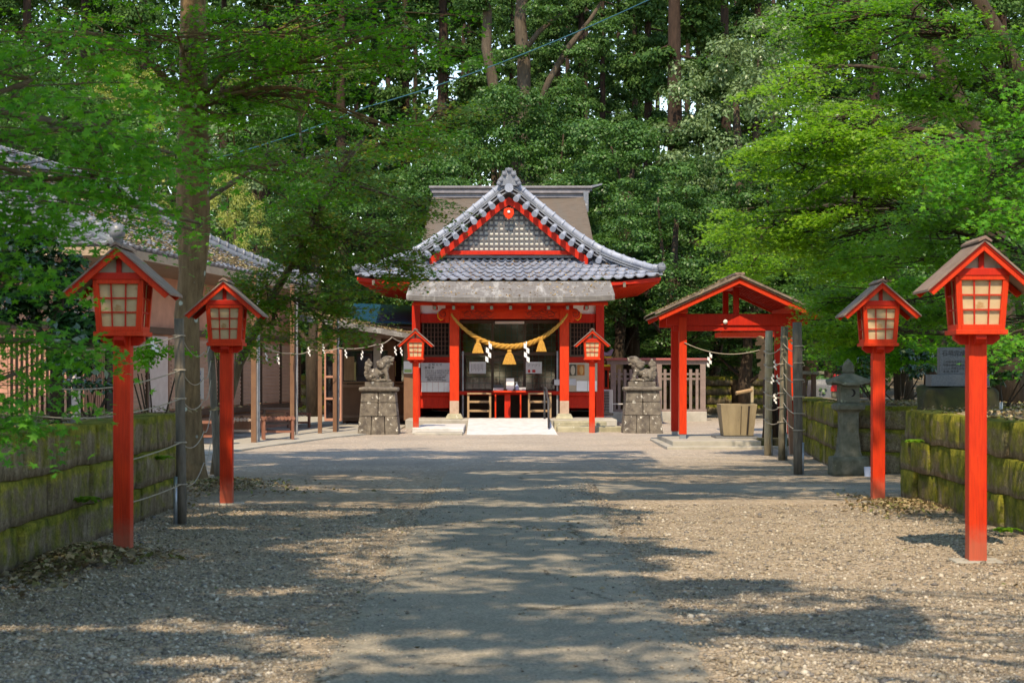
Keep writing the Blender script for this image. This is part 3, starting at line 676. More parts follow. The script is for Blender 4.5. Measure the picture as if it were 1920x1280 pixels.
# cloud scrolls carved on the beam
m = MB()
for s in (-1, 1):
    for cx, cz, sc in ((878,590,1),(893,586,1.2),(908,592,.9),(918,588,.7),(899,596,.7)):
        px = cx if s < 0 else 1910-cx; x, y, z = P(px,cz,YP-.13)
        m.tube([(x+s*sc*(.02+.016*t)*math.cos(t), YP-.108, z+sc*(.015+.008*t)*math.sin(t)) for t in np.linspace(0, 8, 24)], .005, 4)
    for kk in range(2):
        pts = []
        for t in np.linspace(0, 1, 30):
            px = 866+60*t; px = px if s < 0 else 1910-px
            x, y, z = P(px, 584+kk*11+2.2*math.sin(t*22+kk), YP-.13); pts.append((x, YP-.108, z))
        m.tube(pts, .005, 4)
m.build('beam_carving', INK, SH)
CAPM = M('rafter_cap_metal', (.24,.25,.17), (.18,.18,.13))
for px in [815+i*35.6 for i in range(9)]:
    m = MB(); m.pb(px-4,572.5,px+4,579.5,YP-.75,.7); re_ = m.build('rafter', RED, SH)
    m = MB(); m.pb(px-2.6,573.5,px+2.6,580,YP-.78,.03); m.build('rafter_cap', CAPM, re_)
# fascia under porch roof
m = MB(); m.pb(775,566,1140,572,47.75,.2); m.build('porch_fascia', ORED, SH)
m = MB(); m.add([(-2.75,47.7,3.52),(2.65,47.7,3.52),(2.65,50.0,3.75),(-2.75,50.0,3.75),(-2.75,47.7,3.56),(2.65,47.7,3.56),(2.65,50.0,3.79),(-2.75,50.0,3.79)], [(3,2,1,0),(4,5,6,7),(0,1,5,4),(1,2,6,5),(3,0,4,7)]); m.build('porch_soffit', RED, SH)
# porch roof with slightly raised ends, thick edge
def prf(u, v):
    x = -2.93+5.78*u; e = abs(2*u-1)**3*.07; y = 47.3+2.5*v; return (x*(1+.0*v), y, 3.66+.55*v+.09*math.sin(v*1.5)+e*(1-v)+.012*((v*14) % 1))
m = MB(); m.grid(prf, 40, 42)
b0 = len(m.v)
for i in range(41): x, y, z = prf(i/40, 0); m.v.append((x, y+.02, z-.13))
for i in range(40): m.f.append((b0+i, b0+i+1, i+1, i))
b1 = len(m.v)
for i in range(41): x, y, z = prf(i/40, 0); m.v.append((x, y+.35, z-.14))
for i in range(40): m.f.append((b1+i, b1+i+1, b0+i+1, b0+i))
for u in (0, 1):
    q = [prf(u, v/10) for v in range(11)]; b2 = len(m.v); m.v += q+[(x, y+.02, z-.13) for x, y, z in q]
    m.f += [(b2+i, b2+i+1, b2+12+i, b2+11+i) if u else (b2+i+1, b2+i, b2+11+i, b2+12+i) for i in range(10)]
m.build('porch_roof', SHING, SH)
# main tiled roof
XC = -.09
PX = np.array([0,.95,1.9,2.75,3.6,4.45]); PZ = np.array([7.12,6.33,5.56,5.02,4.63,4.34])
def zp(x): return float(np.interp(abs(x), PX, PZ)) if abs(x) > 0 else PZ[0]
def zs(x):   # smooth
    return (zp(abs(x)-.25 if abs(x) > .25 else 0)+zp(abs(x))+zp(min(abs(x)+.25, 4.45)))/3
def tiles(m, S, nu, nv, amp=.045, lift=.035, ns=7):
    def Sn(u, v):
        a = Vector(S(u, v)); e = 1e-3; du = Vector(S(min(u+e,1), v))-Vector(S(max(u-e,0), v)); dv = Vector(S(u, min(v+e,1)))-Vector(S(u, max(v-e,0)))
        n = du.cross(dv); n.normalize(); return a, (n if n.z > 0 else -n), dv.normalized()
    K = nu*ns
    for j in range(nv):
        b = len(m.v)
        for row, (vv, off) in enumerate(((j/nv, lift-.045), (j/nv, lift), ((j+1)/nv, 0))):
            for i in range(K+1):
                u = i/K; fr = (i % ns)/ns; wv = amp*(math.exp(-((fr-.5)/.17)**2)-.25*math.cos(2*math.pi*fr)*0)
                a, n, dv = Sn(u, vv); m.v.append(tuple(a+n*(wv+off)))
        for rr in range(2):
            for i in range(K): m.f.append((b+rr*(K+1)+i, b+rr*(K+1)+i+1, b+(rr+1)*(K+1)+i+1, b+(rr+1)*(K+1)+i))
def hipx(t): return 2.7+1.75*t
def skirt(u, v):  # v: 0 eave, 1 top
    t = 1-v; hx = hipx(t); x = XC+(2*u-1)*hx; y = 51.3-1.9*t
    zc = 5.0-.80*t+.03*t*t; ze = zs(hx)
    k = abs(2*u-1)**4; return (x, y-.12*k*t, zc*(1-k)+ze*k)
m = MB(); tiles(m, skirt, 28, 6, .07, .07); m.build('front_roof_tiles', TILE, SH, smooth=False)
for s in (-1, 1):
    m = MB()
    def side(u, v, s=s):   # u along depth, v: 0 eave -> 1 ridge
        ax = 4.45*(1-v); yf = 50.75 if ax < 2.7 else 51.3-1.9*(ax-2.7)/1.75+.0
        if 2.4 < ax < 3.1: yf = max(50.75-.0, yf) if ax > 2.7 else 50.75
        return (XC+s*ax, yf+(58.6-yf)*u, zs(ax)+.05)
    tiles(m, side, 26, 18, .042, .03, 5); m.build('side_roof_tiles', TILE, SH)
# roof underside (red soffit and rafters)
m = MB()
def under(x, y): return 4.22-.0*y
for s in (-1, 1):
    m.add([(XC+s*4.36,49.55,4.24),(XC+s*4.36,58.5,4.24),(XC+s*2.7,58.5,3.98),(XC+s*2.7,50.1,3.98)], [(0,1,2,3)])
    m.add([(XC+s*4.36,49.5,4.25),(XC+s*4.36,58.5,4.25),(XC+s*4.36,58.5,4.33),(XC+s*4.36,49.5,4.33)], [(0,1,2,3)])
m.add([(XC-4.36,49.5,4.22),(XC+4.36,49.5,4.22),(XC+2.7,50.1,3.98),(XC-2.7,50.1,3.98)], [(0,1,2,3)])
m.prism([(XC-4.4,4.24),(XC-3.0,4.10),(XC+3.0,4.10),(XC+4.4,4.24),(XC+4.4,4.34),(XC+3.0,4.19),(XC-3.0,4.19),(XC-4.4,4.34)], 49.44, 49.5)
m.build('eave_soffit', RED, SH)
for s in (-1, 1):
    m = MB()
    for i in range(44):
        y = 49.75+i*.2; m.bar((XC+s*2.72,y,3.96), (XC+s*4.38,y,4.22), .06, .05)
    m.bar((XC+s*3.5,49.7,4.12), (XC+s*3.5,58.4,4.12), .05, .03)
    m.build('eave_rafter_row', ORED, SH)
m = MB(); m.box(XC-2.75,50.02,3.55,XC+2.75,50.2,4.1); m.build('upper_wall', RED, SH)
for px, py in ((700,530),(1171,534)):
    m = MB(); m.pb(px-2.5,py-5,px+2.5,py+4,49.3,.14); m.build('gutter_bracket', STONE, SH)
# verge and corner ridges
for s in (-1, 1):
    path = []
    for ax in np.linspace(0.12, 4.38, 30):
        y = 50.72 if ax < 2.7 else 50.72-(ax-2.7)/1.82*1.22
        path.append((XC+s*ax, y, zs(min(ax,4.45))+.10+(.05 if ax > 4.3 else 0)))
    m = MB(); m.tube([(x, y, z+.10) for x, y, z in path], .10, 10)
    for k in range(2, 30): 
        if k % 2 == 0:
            a = Vector(path[k-1]); b = Vector(path[k]); d = (b-a).normalized(); c = b+Vector((0,0,.10)); m.tube([c-d*.025, c+d*.025], .122, 10)
    rr = m.build('verge_ridge', TILE, SH, smooth=True)
    m = MB()
    for k in range(29): m.bar(path[k], path[k+1], .26, .05, (0,0,1))
    for k in range(29): m.bar(Vector(path[k])-Vector((0,-.02,.07)), Vector(path[k+1])-Vector((0,-.02,.07)), .30, .04, (0,0,1))
    m.build('ridge_bed_tiles', TILE2, rr)
    m = MB(); m.ball(Vector(path[-1])+Vector((s*.05,-.05,.1)), (.13,.1,.14)); m.bar(Vector(path[-1])+Vector((-s*.06,-.04,.1)), Vector(path[-1])+Vector((s*.10,-.1,.22)), .08, .07); m.build('ridge_end_tile', TILE2, rr)
    m = MB()
    for ax in np.arange(.32, 2.95, .27):
        z = zs(ax)-.08; x = XC+s*(ax-.03)
        m.tube([(x-s*.075, 50.38, z-.07), (x+s*.05, 50.85, z+.12)], .080, 12); m.tube([(x-s*.080,50.365,z-.078),(x-s*.073,50.39,z-.067)], .092, 12)
    m.build('verge_barrel_tiles', TILE, SH, smooth=False)
    m = MB()
    q = [(XC+s*ax, zs(ax)-.07) for ax in np.linspace(0, 3.0, 14)]; q2 = [(x, z-.05) for x, z in q]
    for k in range(13): 
        P4 = [q[k], q[k+1], q2[k+1], q2[k]]; m.prism(P4 if s > 0 else P4[::-1], 50.5, 50.98)
    m.build('verge_flat_tiles', TILE2, SH)
    m = MB(); q = [(XC+s*ax, zs(ax)-.27) for ax in np.linspace(0, 2.35, 12)]; q2 = [(x-s*.0, z-.23-.03*k/11) for k, (x, z) in enumerate(q)]
    for k in range(11):
        P4 = [q[k], q[k+1], q2[k+1], q2[k]]; m.prism(P4 if s > 0 else P4[::-1], 50.62, 50.72)
    m.build('gable_bargeboard', RED, SH)
# main ridge running back + demon-tile finial
m = MB(); m.bar((XC,50.8,7.27), (XC,58.5,7.27), .34, .28); m.tube([(XC,50.7,7.45),(XC,58.5,7.45)], .12, 10); m.build('main_ridge', TILE, SH)
m = MB(); z = 7.15
m.prism([(XC-.30,z-.04),(XC+.30,z-.04),(XC+.34,z+.12),(XC+.22,z+.26),(XC+.20,z+.40),(XC+.12,z+.40),(XC+.10,z+.48),(XC-.10,z+.48),(XC-.12,z+.40),(XC-.20,z+.40),(XC-.22,z+.26),(XC-.34,z+.12)], 50.52, 50.66)
for q in ((-.24,.12),(.24,.12),(-.13,.30),(.13,.30),(0,.42),(-.30,.02),(.30,.02)): m.ball((XC+q[0],50.5,z+q[1]), .07)
m.build('finial_tile', TILE2, SH)
m = MB(); m.tube([(XC,50.3,7.02),(XC,50.7,7.06)], .115, 16); m.tube([(XC,50.285,7.02),(XC,50.31,7.02)], .13, 16); m.build('ridge_end_disc', TILE, SH)
# gable wall: plaster with lattice
zb = 5.14
m = MB(); m.prism([(XC-2.3,zb),(XC+2.3,zb),(XC,6.75)], 50.90, 51.0); m.build('gable_plaster', WHITE, SH)
m = MB()
def gz(x): return 6.72-abs(x)*(6.72-zb)/2.25
x = -2.1
while x <= 2.11:
    if gz(x)-zb > .05: m.box(XC+x-.028,50.83,zb,XC+x+.028,50.862,gz(x))
    x += .15
z = zb+.07
while z < 6.6:
    hw = (6.72-z)/(6.72-zb)*2.25; m.box(XC-hw,50.864,z-.028,XC+hw,50.885,z+.028); z += .15
m.build('gable_lattice', LATT, SH)
m = MB(); m.box(XC-1.85,50.74,zb-.06,XC+1.85,50.82,zb+.06); m.build('gable_rail', RED, SH, bevel=.01)
m = MB(); m.box(XC-2.55,50.86,zb-.14,XC+2.55,51.3,zb-.07); m.tube([(XC-2.6,51.0,zb-.10),(XC+2.6,51.0,zb-.10)], .05, 8); m.build('flashing_tiles', TILE2, SH)
m = MB(); x, y, z = P(954,400,50.6); m.prism([(x-.14,z+.13),(x-.16,z-.02),(x-.09,z-.13),(x,z-.18),(x+.09,z-.13),(x+.16,z-.02),(x+.14,z+.13),(x,z+.17)][::-1], 50.56, 50.61); pn = m.build('gable_pendant', ORED, SH, bevel=.01)
m = MB(); m.ball((x,50.545,z+.04), (.045,.03,.045)); m.build('pendant_boss', PAPER, pn)
# steps to the floor
for a, b in ((876,921),(990,1034)):
    s_ = MB(); s_.pb(a,737,a+4,783,49.2,.06); s_.pb(b-4,737,b,783,49.2,.06); s_.pb(a,736,b,739,49.15,.3)
    for y in (751, 768): s_.pb(a+4,y,b-4,y+4,49.18,.28)
    s_.build('wooden_step', WOOD, SH, bevel=.004)
m = MB(); m.pb(928,602,983,607,YD-.2,.12); m.build('tube_light', WHITE, SH, bevel=.01)
m = MB(); m.pb(785,677,788,689,YB-.28,.06); m.build('thermometer_case', PAPER, SH)

# ------------------------------------------------------------------ sacred rope
ROP = empty('straw_rope', P(955,650,48.05), 'thick twisted golden straw rope with tassels and white paper streamers hung across the porch', 'sacred rope')
A = np.array(P(846,588,48.15)); B = np.array(P(1064,588,48.15)); m = MB(); NS = 90
def cat(t): 
    p = A+(B-A)*t; p = p.copy(); s = 4*t*(1-t); p[2] -= .93*s**.85; p[1] -= .06; return p
for k in range(3):
    pts, rad = [], []
    for i in range(NS+1):
        t = i/NS; p = cat(t); q = cat(min(1, t+.01))-cat(max(0, t-.01)); q /= np.linalg.norm(q); n = np.array([-q[2],0,q[0]]); rr = .024+.044*math.sin(math.pi*t)**.8
        a = t*52+k*2*math.pi/3; pts.append(tuple(p+n*rr*.62*math.cos(a)+np.array([0,1,0])*rr*.62*math.sin(a))); rad.append(rr*.66)
    m.tube(pts, rad, 8)
m.build('twisted_strand', GOLD, ROP, smooth=True)
for px, py0, py1, w_ in ((896,637,662,10.5),(955,655,683,12.5),(1015,633,659,9.5)):
    m = MB(); x, y, z1 = P(px,py0,48.0); z0 = P(px,py1,48.0)[2]; hh = z1-z0; wr = w_*48/F
    prof = [(.0,hh),(wr*.30,hh*.97),(wr*.34,hh*.86),(wr*.28,hh*.80),(wr*.5,hh*.66),(wr*.78,hh*.3),(wr*1.0,0)]
    b = len(m.v); n = 36
    for r_, z_ in prof:
        for i in range(n): a = 2*math.pi*i/n; k_ = r_*(1+(.07 if i % 2 else -.05)*(1 if z_ < hh*.7 else 0)); m.v.append((x+k_*math.cos(a), y+k_*math.sin(a)*.8, z0+z_+(.015 if i % 3 == 0 and z_ == 0 else 0)))
    for k in range(len(prof)-1):
        for i in range(n): m.f.append((b+(k+1)*n+i, b+(k+1)*n+(i+1)%n, b+k*n+(i+1)%n, b+k*n+i))
    m.f.append(tuple(b+6*n+i for i in range(n)))
    m.build('tassel', GOLD, ROP)
def shide(mb, x, y, z, h, w, s=1, tilt=0):    # folded zigzag paper streamer
    n = 4; sh = h/n; mb.prism([(x-w*.12,z+sh*.3),(x+w*.12,z+sh*.3),(x+w*.12,z-sh*.2),(x-w*.12,z-sh*.2)][::-1], y-.004, y-.001)
    for i in range(n):
        xo = (w*.26 if i % 2 else -w*.26)*(1 if s > 0 else -1)+s*w*.12*i; z1 = z-i*sh*.8; yy = y+(i % 2)*.012
        pts = [(x+xo-w*.32, z1+sh*.05), (x+xo+w*.32, z1-sh*.25), (x+xo+w*.32, z1-sh*1.15), (x+xo-w*.32, z1-sh*.85)]
        mb.prism(pts[::-1], yy, yy+.003)
for px, py in ((917,643),(987,643)):
    m = MB(); x, y, z = P(px,py,47.98); shide(m, x, y, z, .62, .13, -.6 if px < 950 else .3); m.build('paper_streamer', PAPER, ROP)

# ------------------------------------------------------------------ things at the shrine front
T = empty('offering_table', (P(955,783,49.0)[0], 49.0, .27), 'small red offering table in front of the glazed doors', 'table')
m = MB(); m.pb(924,732,986,735.5,48.9,.5); m.build('table_top', ORED, T, bevel=.005)
for px in (929, 976):
    for yy in (48.95, 49.3): m = MB(); x = P(px,0,49)[0]; m.box(x-.02,yy,.27,x+.02,yy+.04,.98); m.build('leg', ORED, T)
m = MB(); m.pb(946,738,957,783,49.1,.12); m.build('centre_panel', RED, T)
def top(mb, name, label, cat, mat, grp=None, **k): o = mb.build(name, mat, **k); tag(o, label, cat, grp); return o
bx = empty('tissue_box', P(934,732,49.1), 'black and white box standing at the left of the offering table', 'box')
m = MB(); m.pb(925,727,944,732,49.0,.2); m.build('lower_tray', BOARD, bx, bevel=.005)
m = MB(); m.pb(925,721,943,727,49.02,.18); m.build('upper_tray', DKGREY, bx, bevel=.005)
m = MB(); m.pb(949,709,964,729,49.05,.012); m.pb(951,729,962,732,49.05,.08)
top(m, 'notice_stand', 'small white notice propped up in the middle of the offering table', 'notice', PAPER)
bo = empty('sanitizer_bottle', P(969,732,49.1), 'clear pump bottle on the offering table right of the small notice', 'bottle')
m = MB(); x, y, z = P(969,732,49.1); m.lathe([(.05,0),(.055,.02),(.055,.13),(.02,.17),(.02,.19)], (x,y,z), 12); m.build('bottle_body', BLUEC, bo)
m = MB(); m.cyl((x,y,z+.19),(x,y,z+.23),.012); m.box(x-.045,y-.012,z+.225,x+.015,y+.012,z+.245); m.build('pump', PAPER, bo)
m = MB(); m.pb(973,726,986,732,49.15,.12); top(m, 'coin_tray', 'grey tray at the right end of the offering table', 'tray', BOARD)

def text(body, size, loc, mat, parent, name='lettering', extr=.001, align='CENTER', sx=1):
    cu = bpy.data.curves.new('t', 'FONT'); cu.body = body; cu.size = size; cu.align_x = align; cu.extrude = extr; cu.resolution_u = 2
    ob = bpy.data.objects.new('t', cu); COL.objects.link(ob); bpy.context.view_layer.update()
    me = bpy.data.meshes.new_from_object(ob.evaluated_get(bpy.context.evaluated_depsgraph_get())); bpy.data.objects.remove(ob)
    V = np.empty(len(me.vertices)*3); me.vertices.foreach_get('co', V); V = V.reshape(-1, 3)
    W = np.stack([V[:, 0]*sx+loc[0], loc[1]-V[:, 2], V[:, 1]+loc[2]], 1)-np.array(woff(parent))
    me.vertices.foreach_set('co', W.ravel()); me.materials.clear(); me.materials.append(mat); me.update()
    o = bpy.data.objects.new(name, me); COL.objects.link(o); o.parent = parent; return o
nb = empty('notice_board', P(816,735,49.8), 'large grey white notice board with lines of black writing left of the porch', 'notice board')
m = MB(); m.pb(789.5,680,843,716,49.78,.04); m.build('board', BOARD, nb, bevel=.004)
m = MB()
for i in range(5): m.pb(790+i*10.7,716.4,790+i*10.7+10.3,734.5,49.79,.02)
m.build('name_sheets', PAPER, nb)
for t, s, px, py, al in (('お 知 ら せ',.085,816,685.5,'CENTER'),('御 祭 神',.08,796,691,'LEFT'),('かむやまと いわれひこの みこと',.056,797,696,'LEFT'),('たまよりひめ あめのおしほ みみ',.056,797,700,'LEFT'),('ひこほほでみ うがやふき',.056,797,704.3,'LEFT'),('例祭日  春秋二季 皇子原に鎮座',.042,797,708,'LEFT'),('  祈願  厄除 安産 交通安全',.042,799,711,'LEFT'),('  社務所 午前九時より午後四時',.042,799,714,'LEFT')):
    text(t, s, P(px,py,49.775), INK, nb, align=al)
nb2 = empty('poster_board', P(1092,735,49.8), 'beige board with two oval pictures and white sheets right of the porch', 'notice board')
m = MB(); m.pb(1066.5,680,1120,734,49.82,.04); m.build('board', BEIGE, nb2)
m = MB(); m.pb(1068,683,1080.5,704,49.80,.015); pc = m.build('picture', M('dark_green_print', (.05,.05,.035), (.09,.08,.05)), nb2)
m = MB(); x, y, z = P(1074,694,49.79); m.ball((x,y,z), (.068,.008,.14), 12, 8); m.build('oval_figure', BEIGE, pc)
m = MB(); m.pb(1082.5,683.5,1096,703,49.80,.015); pc = m.build('picture', M('orange_print', (.45,.16,.03), (.35,.11,.02)), nb2)
m = MB(); x, y, z = P(1090,694,49.79); m.ball((x,y,z), (.06,.008,.13), 12, 8); m.build('oval_figure', M('ochre_print', (.5,.28,.10)), pc)
m = MB(); m.pb(1067,710,1080,722,49.79,.02); m.build('small_sheet', BOARD, nb2)
m = MB(); m.pb(1081,714,1101,733,49.80,.015); m.pb(1102,714,1119,733,49.80,.015); m.build('white_sheets', PAPER, nb2)
for a, b, lab in ((880,911,'white sheet of vertical writing taped to the left glass door'),(986,1016,'white sheet with two small red pictures taped to the right glass door')):
    m = MB(); m.pb(a,678,b,700,YD-.045,.006); nt = top(m, 'paper_notice', lab, 'notice', PAPER, 'paper notices on the glass doors')
    m = MB()
    for i in range(9): m.pb(a+4+i*2.6,682,a+4.5+i*2.6,(696 if a < 900 else 688)-(i*7 % 5),YD-.048,.002)
    m.build('writing_lines', DKGREY, nt)
    if a > 900:
        m = MB(); m.pb(990,693,994,698,YD-.048,.002); m.pb(998,693,1004,698,YD-.048,.002); m.build('small_picture', EMB, nt)
hr = MB(); x = 1023
pts = [P(1021,731,47.8), P(1022,727,47.7), P(1025,731,47.2), P(1026.5,745,46.6), (P(1028,0,45)[0],45.0,.85), (P(1029,0,44.9)[0],44.9,.12)]
hr.tube(pts, .03, 8); hr.tube([(P(1021,0,47.8)[0],47.8,.29), P(1021,731,47.8)], .03, 8); 
top(hr, 'handrail', 'grey steel handrail rising beside the white ramp', 'handrail', DKGREY, smooth=True)
m = MB(); m.pb(1039,711,1051,722,49.3,.08); top(m, 'mail_box', 'small grey box fixed beside the right porch column', 'box', BOARD, bevel=.01)

# air conditioner unit
AC = empty('outdoor_unit', (P(1143,0,52)[0], 52, .3), 'grey air conditioner outdoor unit right of the shrine wall', 'air conditioner')
m = MB(); m.pb(1131,730,1149,774,52,.35); m.build('casing', PLAST, AC, bevel=.02)
m = MB()
for i in range(14): m.pb(1131.5,733+i*2.9,1142.5,734.7+i*2.9,51.97,.03)
m.build('grille', DKGREY, AC)
m = MB(); m.pb(1149,756,1168,758,52.1,.04); m.build('drain_pipe', PLAST, AC)
m = MB(); m.pb(1131,774,1150,779,52,.35); m.build('feet', STONE, AC)

# bright small shrine behind the right corner
ks = empty('altar_shrine', (3.5, 59.5, 0), 'small vermilion and yellow inner shrine peeking out right of the hall', 'small shrine')
def pk(px, py, d=59.5): return P(px, py, d)
m = MB(); a = pk(1126,661); b = pk(1150,667)
m.prism([(a[0],b[2]),(b[0]-.1,b[2]),(b[0],a[2]+.1),(b[0]-.05,a[2]+.13),(b[0]-.2,b[2]+.12),(a[0],b[2]+.12)], 59.2, 60.6); m.build('roof', M('pale_violet_roof', (.45,.30,.42), (.35,.22,.33)), ks)
m = MB(); m.pb(1128,668,1146,671,59.3,.2); m.pb(1128,683,1145,687,59.3,.2); m.pb(1130,661,1134,668,59.3,.1); m.build('gold_fitting', YEL, ks)
m = MB(); m.pb(1128,687,1148,694,59.4,.3); m.pb(1130,694,1134,731,59.45,.12); m.pb(1139,694,1142,731,59.45,.12); m.pb(1128,726,1142,731,59.4,.2); m.build('frame', ORED, ks)
m = MB(); m.pb(1134,693,1139,731,59.5,.1); m.build('dark_panel', DARK, ks)

# ------------------------------------------------------------------ rear sanctuary
RS = empty('rear_sanctuary', (-.2, 63, 0), 'brown roofed rear hall rising behind the tiled gable', 'building')
m = MB()
def rr_(u, v):
    x = np.interp(u, [0,.04,.96,1], [-3.25,-3.22,2.92,2.95]); s = 1-.11*v
    return (-.15+(x+.15)*s, 58.6+4.4*v, 5.0+3.1*v**.85+.10*abs(2*u-1)**6)
m.grid(rr_, 24, 24); m.grid(lambda u, v: (rr_(u, v)[0], 67.4-4.4*v, rr_(u, v)[2]), 24, 24, True); m.build('roof', BARKROOF, RS, smooth=True)
m = MB()
for s in (0, 1):
    q = [rr_(s, v/12) for v in range(13)]; b = len(m.v); m.v += q+[(x, 126-y, z) for x, y, z in q][::-1]; m.f.append(tuple(range(b, b+26)) if s else tuple(range(b+25, b-1, -1)))
m.build('gable_wall', BROWN, RS)
m = MB(); m.box(-2.9,62.75,8.0,2.75,63.25,8.16); m.box(-2.95,62.65,8.16,2.85,63.35,8.24); m.box(-3.0,62.72,8.24,2.95,63.28,8.34); m.box(-3.05,62.6,8.34,2.95,63.4,8.42)
rg_ = m.build('ridge', M('dark_ridge_copper', (.16,.15,.17), (.24,.22,.24), 5), RS, bevel=.01)
m = MB(); m.add([(2.9,62.62,8.34),(3.3,62.66,8.46),(3.3,63.34,8.46),(2.9,63.38,8.34),(2.9,62.62,8.43),(3.32,62.66,8.52),(3.32,63.34,8.52),(2.9,63.38,8.43)], [(3,2,1,0),(4,5,6,7),(0,1,5,4),(1,2,6,5),(2,3,7,6)]); m.box(2.62,62.5,7.45,2.80,62.6,8.2); m.build('ridge_end', TILE2, rg_)
m = MB(); m.box(-2.6,60.5,0,2.3,66,5.4); m.build('wall', RED, RS)

# ------------------------------------------------------------------ lion dogs on pedestals
def pedestal(x, y, lab):
    r = empty('stone_pedestal', (x, y, 0), lab, 'pedestal', 'stone pedestals of the lion dogs')
    m = MB()
    zs_ = [(-.02,.47,1.06),(.47,.82,.96),(.82,1.09,.88)]
    for (z0, z1, w) in zs_:
        w = 1.0; nb_ = 3 if z0 < 0 else 2
        for k in range(nb_):
            cx = x-w/2+w*(k+.5)/nb_
            m.block((cx, y, (z0+z1)/2), (w/nb_/2-.003, w/2*.95, (z1-z0)/2-.002), (1,0), r=.02, amp=.008, res=.12, seed=k)
    # batter: pull the upper courses in
    m.v = [(x+(vx-x)*(1.06-.20*max(0, vz)/1.1), y+(vy-y)*(1.06-.2*max(0, vz)/1.1), vz) for vx, vy, vz in m.v]
    m.build('plinth', STONE, r, smooth=False)
    m = MB(); m.block((x,y,1.155), (.50,.48,.06), (1,0), r=.05, amp=.01, res=.1, seed=3); m.build('cap_slab', STONE, r, smooth=True)
    return r
def lion(x, y, z, s, lab):
    """guardian lion dog; s=+1 faces +x"""
    r = empty('lion_dog_statue', (x, y, z), lab, 'statue', 'pair of guardian lion dogs')
    MB().box(x-.36,y-.2,z,x+.36,y+.2,z+.13).build('base', STONE, r, bevel=.015)
    m = MB(); Z = z+.13
    def bl(dx, dz, rx, rz, ry=None, dy=0): m.ball((x+s*dx, y+dy, Z+dz), (rx, ry or min(rx, rz), rz), 12, 8)
    bl(-.14,.20,.17,.15,.14); bl(-.02,.25,.18,.12,.12); bl(.11,.33,.13,.17,.13)       # haunch, trunk, chest
    bl(-.18,.12,.13,.12,.16); bl(.10,.47,.14,.14,.15); bl(.19,.55,.135,.13,.14)      # hind, mane, head
    m.box(min(x+s*.22,x+s*.37),y-.085,Z+.525,max(x+s*.22,x+s*.37),y+.085,Z+.60); m.box(min(x+s*.22,x+s*.35),y-.075,Z+.435,max(x+s*.22,x+s*.35),y+.075,Z+.485); bl(.25,.635,.09,.04,.13); bl(.36,.615,.03,.03,.05); bl(.19,.41,.09,.08,.11)      # upper jaw, lower jaw, brow
    for dy in (-.09,.09):
        m.tube([(x+s*.14,y+dy,Z+.30),(x+s*.20,y+dy,Z+.15),(x+s*.20,y+dy,Z+.04)], [.07,.05,.05], 8); bl(.24,.03,.075,.04,.05,dy)
        m.tube([(x-s*.16,y+dy*1.3,Z+.18),(x-s*.04,y+dy*1.4,Z+.12),(x-s*.12,y+dy*1.4,Z+.04)], [.09,.06,.05], 8); bl(-.06,.03,.09,.035,.05,dy*1.4)
        bl(.10,.58,.04,.06,.03,dy)
        for a in range(7):
            t = a/6*2.6+.2; bl(.06-.11*math.cos(t)*.8,.46-.13*math.sin(t*1.1)+.06,.055,.055,.05,dy*1.35)
    for a in range(6): bl(-.30-.03*math.sin(a),.10+a*.065,.06,.055,.07)              # flame tail
    bl(-.27,.53,.045,.08,.04); bl(-.21,.46,.04,.07,.04); bl(-.33,.46,.05,.08,.05); bl(-.35,.36,.045,.07,.05); bl(-.36,.22,.045,.07,.05); bl(-.27,.30,.05,.1,.1)
    bl(-.02,.04,.30,.05,.16)
    o = m.build('body', STONE, r); o.data.materials.clear(); o.data.materials.append(STONE)
    rm = o.modifiers.new('remesh', 'REMESH'); rm.mode = 'VOXEL'; rm.voxel_size = .012; rm.use_smooth_shade = True
    sm = o.modifiers.new('smooth', 'SMOOTH'); sm.iterations = 1; sm.factor = .4
    return r
pedestal(-3.41, 43.9, 'speckled stone pedestal left of the shrine front'); lion(-3.41, 43.9, 1.21, 1, 'stone lion dog on the left pedestal facing right with its head raised')
pedestal(3.42, 45.0, 'white flecked stone pedestal right of the shrine front'); lion(3.42, 45.0, 1.21, -1, 'stone lion dog on the right pedestal facing left')

# ------------------------------------------------------------------ fence right of the hall
FE = empty('picket_fence', (P(1230,0,55)[0], 55, 0), 'grey brown picket fence with red capped top rail right of the shrine', 'fence')
m = MB(); a = P(1138,0,55)[0]; b = P(1325,0,55)[0]
m.box(a,54.9,-.05,b,55.5,.32); m.build('stone_footing', CONC, FE, bevel=.03)
m = MB(); m.pb(1138,675,1331,683,55,.24); m.build('top_rail', FENCE, FE)
m = MB(); m.pb(1136,671,1333,674.8,54.9,.45); m.build('red_cap', M('faded_red_cap', (.42,.10,.09), (.30,.11,.11)), FE)
for px in (1150,1236,1318): m = MB(); m.pb(px-5,683,px+5,767,55,.2); m.build('fence_post', FENCE, FE)
m = MB(); m.pb(1145,767,1325,774,55,.2); m.pb(1155,699,1313,703,55.07,.05); m.pb(1155,708,1313,712,55.07,.05); m.build('rail', FENCE, FE)
m = MB()
for px in list(range(1161,1231,11))+list(range(1247,1313,12)): m.pb(px-2.6,692,px+2.6,767,55.03,.04)
m.build('pickets', FENCE, FE)

